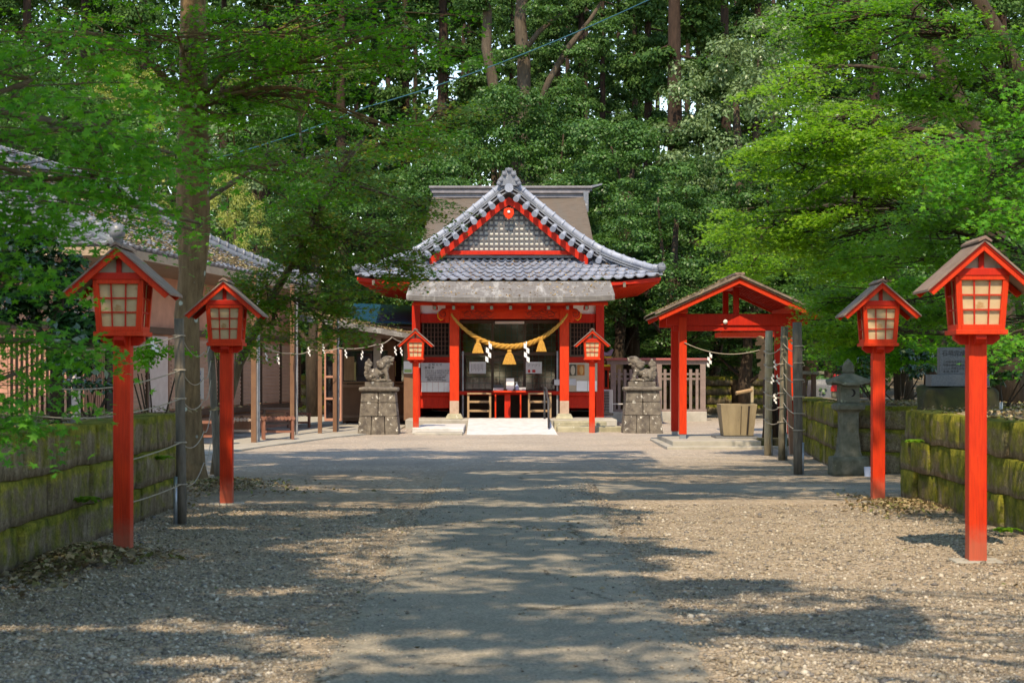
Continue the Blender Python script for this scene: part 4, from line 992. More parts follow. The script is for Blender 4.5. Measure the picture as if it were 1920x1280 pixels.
# ------------------------------------------------------------------ water pavilion
WP = empty('water_pavilion', (4.85, 37.6, 0), 'open red gabled pavilion over the water basin', 'pavilion')
xl, xr = 3.68, 6.02; yf, yb = 36.8, 38.6
m = MB(); m.box(3.35,35.6,-.05,5.2,39.4,.16); m.box(3.2,35.2,-.03,6.5,39.6,.06); m.build('foundation', CONC, WP, bevel=.015)
m = MB(); m.box(5.205,35.55,-.05,5.95,36.4,.20); m.build('mossy_kerb', MOSSROCK, WP, bevel=.03)
for x in (xl, xr):
    for y in (yf, yb):
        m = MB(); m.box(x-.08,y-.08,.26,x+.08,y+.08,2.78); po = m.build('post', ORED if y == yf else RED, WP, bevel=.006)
        m = MB(); m.box(x-.065,y-.065,.16,x+.065,y+.065,.262); m.build('metal_shoe', METAL, po)
zb_ = 2.70
m = MB(); m.box(xl-.35,yf-.07,zb_-.10,xr+.35,yf+.07,zb_+.15); m.build('front_beam', RED, WP, bevel=.01)
m = MB(); m.box(xl-.2,yf-.03,zb_-.22,xr+.2,yf+.03,zb_-.105); m.build('lower_front_beam', RED, WP, bevel=.01)
m = MB(); m.box(xl-.35,yb-.07,zb_-.10,xr+.35,yb+.07,zb_+.15); m.build('rear_beam', RED, WP, bevel=.01)
for x in (xl, xr): m = MB(); m.box(x-.07,yf-.45,zb_+.151,x+.07,yb+.45,zb_+.30); m.build('side_purlin', ORED, WP, bevel=.01)
xm = (xl+xr)/2-.02; ax_ = 3.62
m = MB(); m.box(xm-.07,yf-.5,ax_-.20,xm+.07,yb+.5,ax_-.06); m.build('ridge_purlin', RED, WP)
m = MB(); m.box(xm-.06,yf-.06,zb_+.151,xm+.06,yf+.06,ax_-.2); m.build('king_post', RED, WP, bevel=.005); m = MB(); m.box(xm-.06,yb-.06,zb_+.151,xm+.06,yb+.06,ax_-.2); m.build('king_post', RED, WP, bevel=.005)
hw = 1.76; ez = 2.80
for s in (-1, 1):
    m = MB(); q = [(xm,ax_),(xm+s*hw,ez),(xm+s*hw,ez-.03),(xm,ax_-.03)]; m.prism(q if s > 0 else q[::-1], yf-.62, yb+.62); m.build('ceiling_board', M('pale_underboard', (.32,.20,.13), (.25,.15,.10), stretch=(1,6,1)), WP)
    m = MB(); m.grid(lambda u, v: (xm+s*hw*1.02*u, yf-.66+(yb-yf+1.32)*v, ax_+.055-(ax_-ez)*u+.014*((u*12) % 1)), 48, 8, s > 0)
    q = [(xm,ax_+.055),(xm+s*hw*1.02,ez+.058),(xm+s*hw*1.02,ez+.01),(xm,ax_+.003)]; m.prism(q if s > 0 else q[::-1], yf-.66, yf-.60); m.prism(q if s > 0 else q[::-1], yb+.6, yb+.66)
    m.build('roof_shingles', M('pavilion_shingle_%d' % s, (.13,.095,.075), (.25,.19,.15), 5, .9, .4, 30, c3=(.40,.30,.16), s3=10, t3=.6), WP)
    for yy in (yf-.59, yb+.52):
        m = MB(); q = [(xm,ax_-.0),(xm+s*hw*.985,ez-.0),(xm+s*hw*.96,ez-.11),(xm,ax_-.15)]; m.prism(q if s > 0 else q[::-1], yy, yy+.06); m.build('bargeboard', ORED, WP, bevel=.006)
    m = MB()
    for k in range(9): yy = yf-.4+k*.32; m.bar((xm,yy,ax_-.06), (xm+s*hw*.97,yy,ez-.06), .05, .05)
    m.build('rafters', RED, WP)
m = MB(); m.bar((xm,yf-.66,ax_+.06), (xm,yb+.66,ax_+.06), .2, .05); m.build('ridge_cap', ROOFBOARD, WP)
m = MB(); x, y, z = P(1360,603,yf-.1); m.ball((x,y,z), .05, 10, 8); m.build('bulb', WHITE, WP)
# debris on pavilion roof comes later
BA = empty('water_basin', (4.85, 37.4, .16), 'tall stone water basin tapering to its foot, under the pavilion', 'water basin')
m = MB(); m.box(4.42,37.0,.0,5.35,37.9,.20); m.build('plinth', GRANITE, BA, bevel=.01)
x, y = 4.93, 37.45
m = MB(); m.lathe([(.30,0),(.32,.02),(.37,.45),(.395,.69),(.385,.70),(.35,.70),(.33,.60)], (x,y,.20), 20, True)
m.v = [(vx+.012*mnoise.noise((vx*3,vy*3,vz*5)), vy, vz) for vx, vy, vz in m.v]
m.build('basin_bowl', M('buff_basin_stone', (.34,.27,.17), (.22,.17,.105), 2, .8, .4, 30, stretch=(2,2,.5), c3=(.12,.11,.07), s3=4, t3=.62), BA, smooth=False)
m = MB()
for o_, w_ in ((.05,.012),(.22,.04)): m.bar((x+o_*.85,y-.327,.24),(x+o_,y-.394,.86),w_,.02,(0,1,0))
m.build('dark_seam', DARK, BA)
m = MB(); m.lathe([(.35,.0),(.35,.004)], (x,y,.885), 20); m.build('water', M('still_water', (.02,.03,.03), rough=.05, spec=.8), BA)
lad = empty('water_spout', P(1408,815,37.6), 'thin wooden stand with a bamboo spout beside the basin', 'spout')
m = MB(); a = P(1410,0,37.6)[0]; m.box(a-.03,37.57,.16,a+.03,37.63,1.28); m.build('upright', PALEWOOD, lad)
m = MB(); m.tube([P(1410,731,37.6), P(1380,737,37.5)], .045, 8); m.build('bamboo_pipe', WOOD, lad)
bk = empty('small_red_shelter', (P(1400,0,45)[0], 45, 0), 'low red roofed rack standing behind the water pavilion', 'shelter')
for px in (1358+0, 1445):
    m = MB(); xx = P(1440 if px < 1400 else 1452,0,45)[0]; m.box(xx-.05,45-.05+(0 if px < 1400 else .8),0,xx+.05,45.05+(0 if px < 1400 else .8),2.5); m.build('post', RED, bk)
m = MB(); m.pb(1352,622,1455,631,44.6,1.4); m.build('eave_beam', ORED, bk, bevel=.01)
m = MB(); a = P(1350,621,44.5); b = P(1460,609,44.5); m.add([(a[0],44.4,a[2]),(b[0],44.4,b[2]),(b[0],46.2,b[2]+.1),(a[0],46.2,a[2]+.1),(a[0],44.4,a[2]+.06),(b[0],44.4,b[2]+.06),(b[0],46.2,b[2]+.16),(a[0],46.2,a[2]+.16)], [(3,2,1,0),(4,5,6,7),(0,1,5,4),(1,2,6,5),(2,3,7,6),(3,0,4,7)]); m.build('roof', ROOFBOARD, bk)
em = empty('plaque_rack', (P(1431,0,40)[0], 40, 0), 'stack of small wooden votive plaques hanging on a post right of the basin', 'votive plaques')
rn = random.Random(4)
m = MB(); xx = P(1435,0,40)[0]; m.box(xx-.04,40.02,0,xx+.04,40.1,2.35); m.build('post', DKWOOD, em)
for k in range(16):
    px = 1422+rn.uniform(0,14); py = 634+k*4.9; c = P(px,py,39.95-.02*rn.random()); w_ = .085; m = MB()
    m.prism([(c[0]-w_,c[2]-.05),(c[0]+w_,c[2]-.05),(c[0]+w_,c[2]+.03),(c[0],c[2]+.065),(c[0]-w_,c[2]+.03)], c[1]-.01-k*.001, c[1]-k*.001); m.build('votive_plaque', WOOD, em)
tr = MB(); tr.tube([(P(1453,0,38)[0],38.6,-.05),(P(1454,0,38)[0],38.6,.5),(P(1452,0,38)[0]+.02,38.6,1.15),(P(1452,0,38)[0],38.6,1.45)], [.22,.18,.17,.15], 12); o = tr.build('old_tree_stump', BARKD, smooth=True); tag(o, 'thick dark dead trunk standing at the right rear post of the pavilion', 'tree stump')

# thin rope across the pavilion
def sag(a, b, s, n=14): 
    a, b = np.array(a), np.array(b); return [tuple(a+(b-a)*t-np.array([0,0,s*4*t*(1-t)])) for t in np.linspace(0, 1, n)]
rp_ = empty('thin_straw_rope', P(1350,660,36.9), 'thin straw rope with one paper streamer strung between the pavilion posts', 'rope')
m = MB(); m.tube(sag(P(1283,642,36.7), P(1424,656,36.7), .16), .010, 6); m.build('cord', ROPE, rp_)
m = MB(); c = P(1331,663,36.68); shide(m, c[0], c[1], c[2], .33, .08, -.5); m.build('paper_streamer', PAPER, rp_)

# ------------------------------------------------------------------ round poles with ropes
def pole(px, pyb, pyt, r_, lab, mat, lean=0, stake=None, grp='round wooden poles carrying thin ropes'):
    d = F*H/(pyb-HY); x = (px-CX)*d/F; zt = H+(HY-pyt)*d/F
    r = empty('wooden_pole', (x, d, 0), lab, 'pole', grp)
    m = MB(); m.tube([(x+lean*(1-k/5)*0+lean*k/5, d, -.05+(zt+.05)*k/5) for k in range(6)], [r_*(1+.06*math.sin(k*2.1)) for k in range(6)], 14); m.build('shaft', mat, r, smooth=True)
    if stake:
        m = MB(); xs_ = (stake-CX)*d/F; m.tube([(xs_,d-.03,-.05),(xs_-lean*.2,d-.03,.5)], .024, 10); m.build('metal_stake', METAL, r, smooth=True)
    return (x, d, zt)
pl1 = pole(341, 982, 597, .052, 'dark round pole with a metal stake beside the left wall end', DARKPOLE, -.03, 330)
pl2 = pole(409, 893, 640, .055, 'dark slim pole leaning behind the second left lantern', DARKPOLE, -.12)
pr1 = pole(1440, 853, 620, .075, 'pale peeled pole at the pavilion corner with ropes tied on', PALEWOOD, .02, 1446)
pr2 = pole(1466, 862, 612, .07, 'brown grey pole between the pale pole and the dark pole', M('greyed_pole', (.20,.17,.12), (.13,.11,.08), 6, .8, .3, stretch=(6,6,.6)), .05, 1474)
pr3 = pole(1497, 889, 604, .075, 'dark brown round pole, rightmost by the pavilion', DARKPOLE, -.02, 1504)
m = MB(); m.bar((P(1488,0,33)[0],33.2,-.02), (P(1480,0,33)[0],33.2,1.75), .09, .09); o = m.build('pale_plank', M('faded_pink_plank', (.42,.24,.18), (.34,.19,.14), 5), bevel=.005); tag(o, 'faded pinkish plank leaning upright beside the dark pole', 'plank')
rr1 = empty('rope_strings', (pr2[0], pr2[1], .5), 'five thin ropes with paper streamers looped between the three right poles', 'ropes', None)
m = MB(); ps = MB()
for k in range(6):
    f = .30+k*.125
    a = (pr1[0]-.08, pr1[1]-.08, 2.1*f+.05); b = (pr2[0]+.02, pr2[1]-.08, 2.15*f+.12); c = (pr3[0]+.08, pr3[1]-.08, 2.0*f+.1)
    m.tube(sag(a, b, .10, 10), .009, 5); m.tube(sag(b, c, .09, 10), .009, 5)
    for q, rr0 in ((pr1,.085),(pr2,.08),(pr3,.085)):
        zz = 2.1*f+.06; m.tube([(q[0]+rr0*math.cos(t), q[1]+rr0*math.sin(t), zz) for t in np.linspace(0, 2*math.pi, 13)], .009, 5, False)
m.build('cord', ROPE, rr1)
for (px, py) in ((1453,676),(1449,702),(1458,703),(1453,739),(1487,628)):
    ps = MB(); c = P(px,py,31.5); shide(ps, c[0], c[1], c[2], .20, .05, rn.choice((-.5,.5))); ps.build('paper_streamer', PAPER, rr1)
rl = empty('rope_strings', (pl1[0], pl1[1], .5), 'thin pale ropes looped from the left dark pole to the maple trunk', 'ropes')
m = MB()
L0 = -4.2
for zz, fl in ((1.98,0),(1.32,0),(.86,1),(.42,0),(1.62,1)):
    a = (L0-.3, 15.9, zz-.12-.03*fl); b = (pl1[0]-.0, pl1[1]-.06, zz); c = (-4.35, 24.1, zz-.1); d_ = (pl2[0]-.1, pl2[1]-.06, zz+.15)
    m.tube(sag(a, b, .10), .007, 5); m.tube(sag(b, c, .13), .007, 5); m.tube(sag(c, d_, .12, 8), .007, 5)
    m.tube([(pl1[0]-.03*zz/2+.062*math.cos(t), pl1[1]+.062*math.sin(t), zz) for t in np.linspace(0, 2*math.pi, 13)], .008, 5, False)
m.build('cord', ROPE, rl)
c = P(288,640,16.5); ps = MB(); shide(ps, c[0], c[1], c[2], .12, .05, .8); ps.build('paper_streamer', PAPER, rl)
rm_ = empty('streamer_rope', P(560,660,38), 'thin rope with white zigzag papers strung before the left building', 'rope')
m = MB(); anchors = [P(492,648,38.4), P(545,662,42), P(585,655,43.6), P(636,652,44), P(705,646,45), P(735,632,45.5), P(766,640,46)]
for a, b in zip(anchors[:-1], anchors[1:]): m.tube(sag(a, b, .06, 8), .011, 5)
m.build('cord', ROPE, rm_)
for px, py, d in ((499,660,39),(521,665,40),(579,651,43),(606,646,43.6),(648,655,44.2),(679,658,44.5),(716,646,45),(741,650,45.6),(752,651,45.8)):
    ps = MB(); c = P(px,py,d-.05); shide(ps, c[0], c[1], c[2], .26, .05, rn.choice((-.6,.6))); ps.build('paper_streamer', PAPER, rm_)

# ------------------------------------------------------------------ stone lantern and monument
SL = empty('stone_lantern', (5.22, 26.5, 0), 'weathered stone lantern with a crescent cut in its box, before the mossy wall', 'stone lantern')
x, y = 5.22, 26.5
m = MB(); m.block((x,y,.17), (.33,.30,.19), (1,0), r=.05, amp=.015, res=.09, seed=4); m.build('base', STONE2, SL, smooth=True)
m = MB(); m.lathe([(.225,0),(.20,.08),(.165,.45),(.165,.78),(.18,.82)], (x,y,.35), 24, True); m.build('shaft', STONE2, SL)
m = MB(); m.lathe([(.18,0),(.26,.05),(.27,.12),(.23,.16),(.16,.17)], (x,y,1.17), 24, True); m.build('platform', STONE2, SL)
m = MB(); m.box(x-.17,y-.19,1.34,x+.17,y+.19,1.69); fb = m.build('fire_box', STONE2, SL, bevel=.012)
m = MB(); n = 14; pts = []
for i in range(n+1): a = -1.35+2.7*i/n; pts.append((x+.02+.075*math.cos(a), 1.52+.075*math.sin(a)))
for i in range(n, -1, -1): a = -1.35+2.7*i/n; pts.append((x+.00+.065*math.cos(a)-.008, 1.52+.068*math.sin(a)))
m.prism(pts[::-1], y-.196, y-.188); m.build('crescent', DARK, fb)
m = MB(); b = []
def cap(u, v):
    a = u*2*math.pi; k = 1/max(abs(math.cos(a)), abs(math.sin(a))); r_ = .31*(1-v)**1.25*k+.05; cor_ = (abs(math.sin(2*a))**6)*(1-v)*.05
    return (x+r_*math.cos(a), y+r_*math.sin(a), 1.69+.02+.20*v+cor_)
m.grid(cap, 48, 8); m.grid(lambda u, v: (x+(cap(u,0)[0]-x)*(1-v*.6), y+(cap(u,0)[1]-y)*(1-v*.6), cap(u,0)[2]-.05+.0*v), 48, 2, True); m.grid(lambda u, v: (cap(u,0)[0], cap(u,0)[1], cap(u,0)[2]-.05*v), 48, 1, True); m.build('roof', STONE2, SL)
m = MB(); m.lathe([(.07,0),(.12,.03),(.10,.07),(.11,.12),(.07,.2),(.005,.27)], (x,y,1.88), 14); m.build('finial', STONE2, SL, smooth=True)
cu_ = MB(); cu_.lathe([(.05,0),(.06,.15),(.055,.15),(.046,.01)], (5.44,26.1,.0), 14); top(cu_, 'glass_cup', 'bluish cup standing on the gravel at the foot of the stone lantern', 'cup', BLUEC)
SL.scale = (.86,.86,.84)
SL2 = empty('stone_altar', (P(1510,0,38)[0], 38, 0), 'square stone altar block with a slab top behind the dark pole', 'stone altar')
x = P(1512,0,38)[0]
m = MB(); m.block((x,38,.42), (.22,.3,.45), (1,0), r=.03, amp=.015, res=.12); m.build('pillar', STONE2, SL2, smooth=True)
m = MB(); m.block((x,38,.95), (.34,.36,.10), (1,0), r=.04, amp=.015, res=.12); m.build('slab', STONE2, SL2, smooth=True)
m = MB(); m.box(x-.1,37.9,1.05,x-.02,38.1,1.55); m.box(x+.12,37.9,1.05,x+.2,38.1,1.55); m.build('uprights', DKWOOD, SL2)
m = MB(); m.box(x-.3,37.7,1.55,x+.34,38.3,1.62); m.build('cap', STONE2, SL2)
m = MB(); m.block((P(1545,0,39.5)[0],39.5,1.0), (.35,.3,.42), (1,0), r=.04, amp=.02, res=.15); m.block((P(1545,0,39.5)[0],39.5,.3), (.45,.35,.3), (1,0), r=.04, amp=.02, res=.15); o = m.build('grey_stone_monument', GRANITE, smooth=True); tag(o, 'dark grey squared stone block behind the mossy wall corner', 'stone monument')
ji = empty('capped_statue', (P(1568,0,37)[0], 37, 1.0), 'tiny stone figure in a bright red bib glimpsed left of the stone lantern', 'statue')
x = P(1568,0,37)[0]
m = MB(); m.lathe([(.10,0),(.11,.1),(.10,.25),(.06,.34),(.075,.42),(.06,.5),(.01,.53)], (x,37,1.0), 12); m.build('body', STONE2, ji, smooth=True)
m = MB(); m.lathe([(.125,0),(.12,.08),(.085,.14)], (x,37,1.18), 12); m.build('bib', EMB, ji)
m = MB(); m.lathe([(.09,0),(.06,.08),(.01,.1)], (x,37,1.46), 12); m.build('bonnet', EMB, ji)
MO = empty('inscribed_monument', (6.78, 25.0, 1.05), 'grey granite slab with brushed characters standing on a mossy rock', 'stone monument')
d = 25.0
m = MB(); a = P(1734,768,d); b = P(1872,726,d); m.block(((a[0]+b[0])/2, d+.25, (a[2]+b[2])/2-.1), ((b[0]-a[0])/2, .38, .28), (1,0), r=.1, amp=.06, res=.08); m.build('mossy_rock', MOSSROCK, MO, smooth=True)
m = MB(); m.pb(1746,702,1856,724,d,.35); m.build('plinth', GRANITE, MO, bevel=.01)
m = MB(); m.pb(1762,651,1842,702,d+.08,.16); sb = m.build('inscribed_slab', GRANITE, MO, bevel=.008)
text('石垣完成記念', .088, P(1766,666,d+.077), INK, sb, align='LEFT')
for i, t in enumerate(('この石垣は氏子一同の奉仕により', '平成の御代に皆の力を合せ', 'ここに完成したものである', '奉 納  氏子中')): text(t, .040, P(1768,680+i*6,d+.077), INK, sb, align='LEFT')
m = MB(); c = P(1877,765,21.5); m.cyl((c[0],21.5,1.0),(c[0],21.5,1.22),.022); top(m, 'metal_stake', 'short grey metal stake sticking out of the right terrace soil', 'stake', METAL)
m = MB(); c = P(1604,757,27); m.cyl((c[0],27.2,1.0),(c[0],27.2,1.16),.03); top(m, 'short_stub_pipe', 'short dark pipe stub on the wall top behind the stone lantern', 'pipe', DKGREY)

# ------------------------------------------------------------------ left building with hip roof
BU = empty('left_building', (-8, 38, 0), 'long pinkish brown building with a silver tiled hip roof on the left', 'building')
C1 = np.array([-7.45,32.2,4.0]); C2 = np.array([-5.5,47.2,3.95]); C3 = np.array([-17,33.6,4.0]); C4 = np.array([-15.0,48.6,4.0])
R1 = np.array([-11.2,36.6,6.2]); R2 = np.array([-9.8,42.4,6.0])
def bil(a, b, c, d): return lambda u, v: tuple((1-v)*((1-u)*a+u*b)+v*((1-u)*d+u*c)-np.array([0,0,.22*math.sin(math.pi*v)]))
for nm, q, nu, nv in (('front_slope_tiles', (C1,C2,R2,R1), 44, 17), ('end_slope_tiles', (C3,C1,R1,R1+np.array([-.01,0,0])), 32, 17)):
    m = MB(); tiles(m, bil(*q), nu, nv, .045, .04, 5); m.build(nm, TILE2, BU)
m = MB(); 
for q in ((C2,C4,R2-[.01,0,0],R2),(C4,C3,R1,R2)): m.grid(bil(*q), 6, 10)
m.build('rear_slope', TILE2, BU)
for a, b in ((C1,R1),(C2,R2),(R1,R2),(C3,R1),(C4,R2)):
    m = MB(); pts = [tuple(a+(b-a)*t+np.array([0,0,.20-.22*math.sin(math.pi*t)*(0 if abs(a[2]-b[2]) < 1 else 1)])) for t in np.linspace(0, 1, 24)]
    m.tube(pts, .11, 10)
    for k in range(0, 24, 1): 
        p_ = Vector(pts[k]); dd = Vector(b-a).normalized(); m.tube([p_-dd*.03, p_+dd*.03], .135, 10)
    m.tube([(p[0], p[1], p[2]-.13) for p in pts], .14, 8)
    if abs(a[2]-b[2]) > 1: m.ball(tuple(a+np.array([0,0,.25])), .17)
    m.build('hip_ridge', TILE2, BU, smooth=True)
# fascia, soffit and walls
m = MB()
for a, b in ((C1,C2),(C3,C1),(C2,C4)): m.bar(a-np.array([0,0,.12]), b-np.array([0,0,.12]), .06, .16)
m.build('fascia', M('beige_fascia', (.42,.31,.22), (.34,.24,.17)), BU)
W1 = np.array([-8.75,33.7]); W2 = np.array([-6.43,50.85]); W3 = np.array([-16.6,34.7])
def wall(mb, a, b, z0, z1, t=.12): mb.bar((a[0],a[1],(z0+z1)/2), (b[0],b[1],(z0+z1)/2), t, z1-z0)
m = MB(); m.add([tuple(C1-[0,0,.2]),tuple(C2-[0,0,.2]),(W2[0],W2[1],3.75),(W1[0],W1[1],3.75)], [(0,1,2,3)]); m.add([tuple(C1-[0,0,.2]),(W1[0],W1[1],3.75),(W3[0],W3[1],3.75),tuple(C3-[0,0,.2])], [(0,1,2,3)]); m.build('soffit', M('soffit_board', (.28,.20,.14), (.22,.15,.10)), BU)
m = MB(); wall(m, W1, W2, 0, 3.8); m.build('front_wall', PINKBR, BU)
m = MB(); wall(m, W3, W1, 0, 3.8); m.build('end_wall', PINKBR, BU)
dv = (W2-W1)/np.linalg.norm(W2-W1); nv_ = np.array([dv[1], -dv[0]])
def onw(s, off=0): p = W1+dv*s+nv_*off; return p
for s0, s1, kind in ((.3,1.5,'lattice'),(1.7,2.6,'door'),(3.0,4.0,'shut'),(5.6,7.4,'shut'),(7.5,9.2,'shut'),(9.3,11.2,'shut'),(11.3,13.0,'shut'),(13.1,15.0,'shut'),(15.1,17.1,'shut')):
    a, b = onw(s0, .10), onw(s1, .10); m = MB()
    if kind == 'shut':
        wall(m, a, b, .75, 2.35, .06); sh = m.build('shutter', SHUT, BU)
        l = MB()
        for k in range(15): wall(l, onw(s0+.06,.14), onw(s1-.06,.14), .82+k*.1, .88+k*.1, .03)
        l.build('louvre', M('louvre_slat', (.40,.24,.18), (.33,.20,.15)), sh)
        l = MB(); wall(l, onw(s1-.03,.16), onw(s1+.05,.16), .7, 2.4, .06); l.build('stile', DKWOOD, sh)
    elif kind == 'lattice':
        wall(m, a, b, .1, 2.4, .05); sh = m.build('lattice_door', DARK, BU); l = MB()
        for k in range(11): s_ = s0+(s1-s0)*(k+.5)/11; p = onw(s_, .15); l.box(p[0]-.02,p[1]-.02,.1,p[0]+.02,p[1]+.02,2.4)
        l.build('lattice', PINKBR, sh)
    else:
        wall(m, a, b, .1, 2.3, .05); m.build('doorway', DARK, BU)
PWH = M('pinkish_white', (.55,.46,.44), (.48,.38,.36))
for s0, s1, z0, z1 in ((4.2,5.4,.1,2.4),(2.7,2.95,.1,2.6),(-.1,.2,0,2.8)): m = MB(); wall(m, onw(s0,.12), onw(s1,.12), z0, z1, .08); m.build('white_panel', PWH, BU)
# end wall features
ev = (W1-W3)/np.linalg.norm(W1-W3); en = np.array([ev[1], -ev[0]])
def one(s, off=.1): return W3+ev*s+en*off
m = MB(); wall(m, one(4.6), one(6.2), .9, 2.2, .05); wi = m.build('end_window', GLASS, BU)
m = MB(); wall(m, one(4.5,.12), one(6.3,.12), .82, .9, .08); wall(m, one(4.5,.12), one(6.3,.12), 2.2, 2.28, .08); p = one(5.4,.14); m.box(p[0]-.03,p[1]-.03,.9,p[0]+.03,p[1]+.03,2.2); m.build('frame', BEIGE, wi)
m = MB(); l = MB()
wall(m, one(6.7), one(8.0), .1, 2.4, .05); ld = m.build('lattice_door', DARK, BU)
for k in range(12): p = one(6.75+k*.105,.15); l.box(p[0]-.02,p[1]-.02,.1,p[0]+.02,p[1]+.02,2.4)
l.build('lattice', PINKBR, ld)
m = MB(); wall(m, one(.5,.08), one(8.2,.08), 2.45, 2.6, .1); wall(m, onw(.2,.14), onw(17.1,.14), 2.45, 2.6, .1); wall(m, onw(.2,.14), onw(17.2,.14), .55, .7, .16); m.build('wall_beam', DKWOOD, BU)
# veranda floor
m = MB()
for s0 in (5.0, 9.2): 
    wall(m, onw(s0,.45), onw(s0+3.9,.45), .42, .5, .7)
m.build('veranda_board', BROWN, BU)
m = MB(); c = onw(6.2,.2); m.box(c[0]-.02,c[1]-.1,1.0,c[0]+.02,c[1]+.1,1.05)
pb_ = [(483,830,.055,3.75,'steel'),(476,832,.055,3.75,'wood'),(548,818,.05,3.75,'wood'),(556,817.5,.035,3.75,'steel'),(600,814.5,.05,3.2,'wood'),(628,812,.05,3.1,'wood'),(634,811.5,.03,3.0,'steel')]
for px, py, r_, zt, kd in pb_:
    x, y, _ = G(px, py); m = MB()
    if kd == 'steel': m.cyl((x,y,.03),(x,y,zt), r_, n=12)
    else: m.box(x-r_,y-r_,.03,x+r_,y+r_,zt)
    m.build('eave_post', GREYST if kd == 'steel' else BROWN, BU)
# banner on the shutter
c = onw(7.45,.22); m = MB(); wall(m, (c[0]-.12,c[1]), (c[0]+.12,c[1]-.01), .95, 1.7, .01); bn = m.build('vertical_banner', PAPER); tag(bn, 'narrow white vertical banner with blue characters hung on the shutters', 'banner')
for i, ch in enumerate('おみくじ'): text(ch, .15, (c[0], c[1]-.02, 1.52-i*.165), INKB, bn, extr=.001)

# annex between left building and shrine
OF = empty('shrine_office', (-4.6, 53, 0), 'low brown office with dark windows and leaf strewn roof left of the shrine', 'building')
d = 52.0
m = MB(); m.pb(642,725,790,789,d,.12); m.pb(642,612,790,655,d,.12); m.build('front_wall', BROWN, OF)
m = MB(); m.box(P(642,0,d)[0],d+.12,.0,P(642,0,d)[0]+.1,d+4,2.9); m.box(P(642,0,d)[0]+.1,d+3.9,0,-2.9,d+4,2.9); m.build('side_wall', BROWN, OF)
for a, b in ((644,699),(716,733),(741,757)):
    m = MB(); m.pb(a,657,b,715,d+.06,.02); wn = m.build('window', GLASS, OF)
    m = MB(); m.pb(a,655,b,657,d-.01,.08); m.pb(a,715,b,718,d-.02,.1); m.build('frame', M('tan_frame_%d' % a, (.36,.22,.13), (.3,.18,.1)), wn)
m = MB(); m.pb(642,720,790,726,d-.03,.1); m.pb(642,778,790,783,d-.03,.1); m.build('sill_board', M('tan_rail', (.33,.20,.13), (.27,.16,.10)), OF)
m = MB(); m.pb(645,668,664,713,d+.02,.03); m.build('sliding_panel', WOOD, OF)
m = MB(); m.pb(664,679,667,713,d+.0,.03); m.pb(738,677,742,705,d+.0,.03); m.build('yellow_curtain', M('pale_curtain', (.55,.50,.22)), OF)
m = MB(); m.pb(640,630,700,634,d-.05,.1); m.pb(642,640,742,645,d-.05,.08); m.build('lintel', M('tan_lintel', (.30,.19,.13), (.25,.15,.10)), OF)
m = MB(); m.pb(700,614,714,784,49.6,.2); m.build('broad_post', M('grey_tan_post', (.33,.27,.22), (.27,.21,.17), 4), OF, bevel=.01)
m = MB(); m.pb(727,640,740,784,50.5,.2); m.pb(757,620,777,788,49.5,.25); m.build('brown_post', BROWN, OF, bevel=.01)
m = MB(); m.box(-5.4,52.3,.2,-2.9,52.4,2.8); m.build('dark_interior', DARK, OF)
def orf(u, v): x = -6.3+3.4*u; return (x, 48.6+6*v, 3.22+.22*v-.55*u+.02*mnoise.noise((x*3, v*6, 0)))
m = MB(); m.grid(orf, 20, 20); m.grid(lambda u, v: (orf(u,v)[0], orf(u,v)[1], orf(u,v)[2]-.12), 20, 20, True); m.grid(lambda u, v: (orf(u,0)[0], 48.6, orf(u,0)[2]-.12*(1-v)), 20, 1); m.build('roof', SHING, OF)
m = MB(); m.bar((-5.2,49.3,2.72), (-2.95,49.3,2.62), .14, .18); m.build('eave_beam', WOODBR, OF)
nt = MB(); nt.pb(757,677,773,700,49.47,.02); o = top(nt, 'office_notice', 'small white and green notice on the brown post left of the far red lantern', 'notice', PAPER)
m = MB(); m.pb(758,692,772,698,49.465,.004); m.build('green_picture', M('soft_green_print', (.30,.42,.15)), o)
# blue roof behind
BR = empty('blue_roofed_shed', (-4.2, 57, 0), 'shed with a shiny deep blue metal roof behind the office', 'building')
m = MB(); m.add([(-5.4,55.5,3.3),(-2.9,55.5,3.2),(-2.9,58.5,3.85),(-5.4,58.5,3.95),(-5.4,55.5,3.23),(-2.9,55.5,3.13),(-2.9,58.5,3.78),(-5.4,58.5,3.88)], [(0,1,2,3),(7,6,5,4),(4,5,1,0),(5,6,2,1),(7,4,0,3)]); m.build('roof', BLUER, BR)
m = MB(); m.box(-5.2,56,0,-2.95,58.3,3.15); m.build('wall', BROWN, BR)
# cabinet with glass doors
CB = empty('glass_cabinet', (P(622,0,47)[0], 47, 0), 'pinkish framed cabinet with glass doors between the two left buildings', 'cabinet')
m = MB(); a, b = 608, 640
m.pb(a,655,a+3,789,47,.3); m.pb(b-3,655,b,789,47,.3); m.pb(a+3,655,b-3,662,47,.3); m.pb(a+3,704,b-3,708,47,.3); m.pb(a+3,745,b-3,749,47,.3); m.pb(a+3,784,b-3,789,47,.3); m.build('frame', M('salmon_frame', (.50,.25,.17), (.42,.2,.14)), CB)
m = MB(); m.pb(a+3,662,b-3,784,47.28,.02); m.build('back_board', BOARD, CB)
m = MB(); m.pb(a+3,662,b-3,784,47.05,.01); m.build('glass', GLASS, CB)

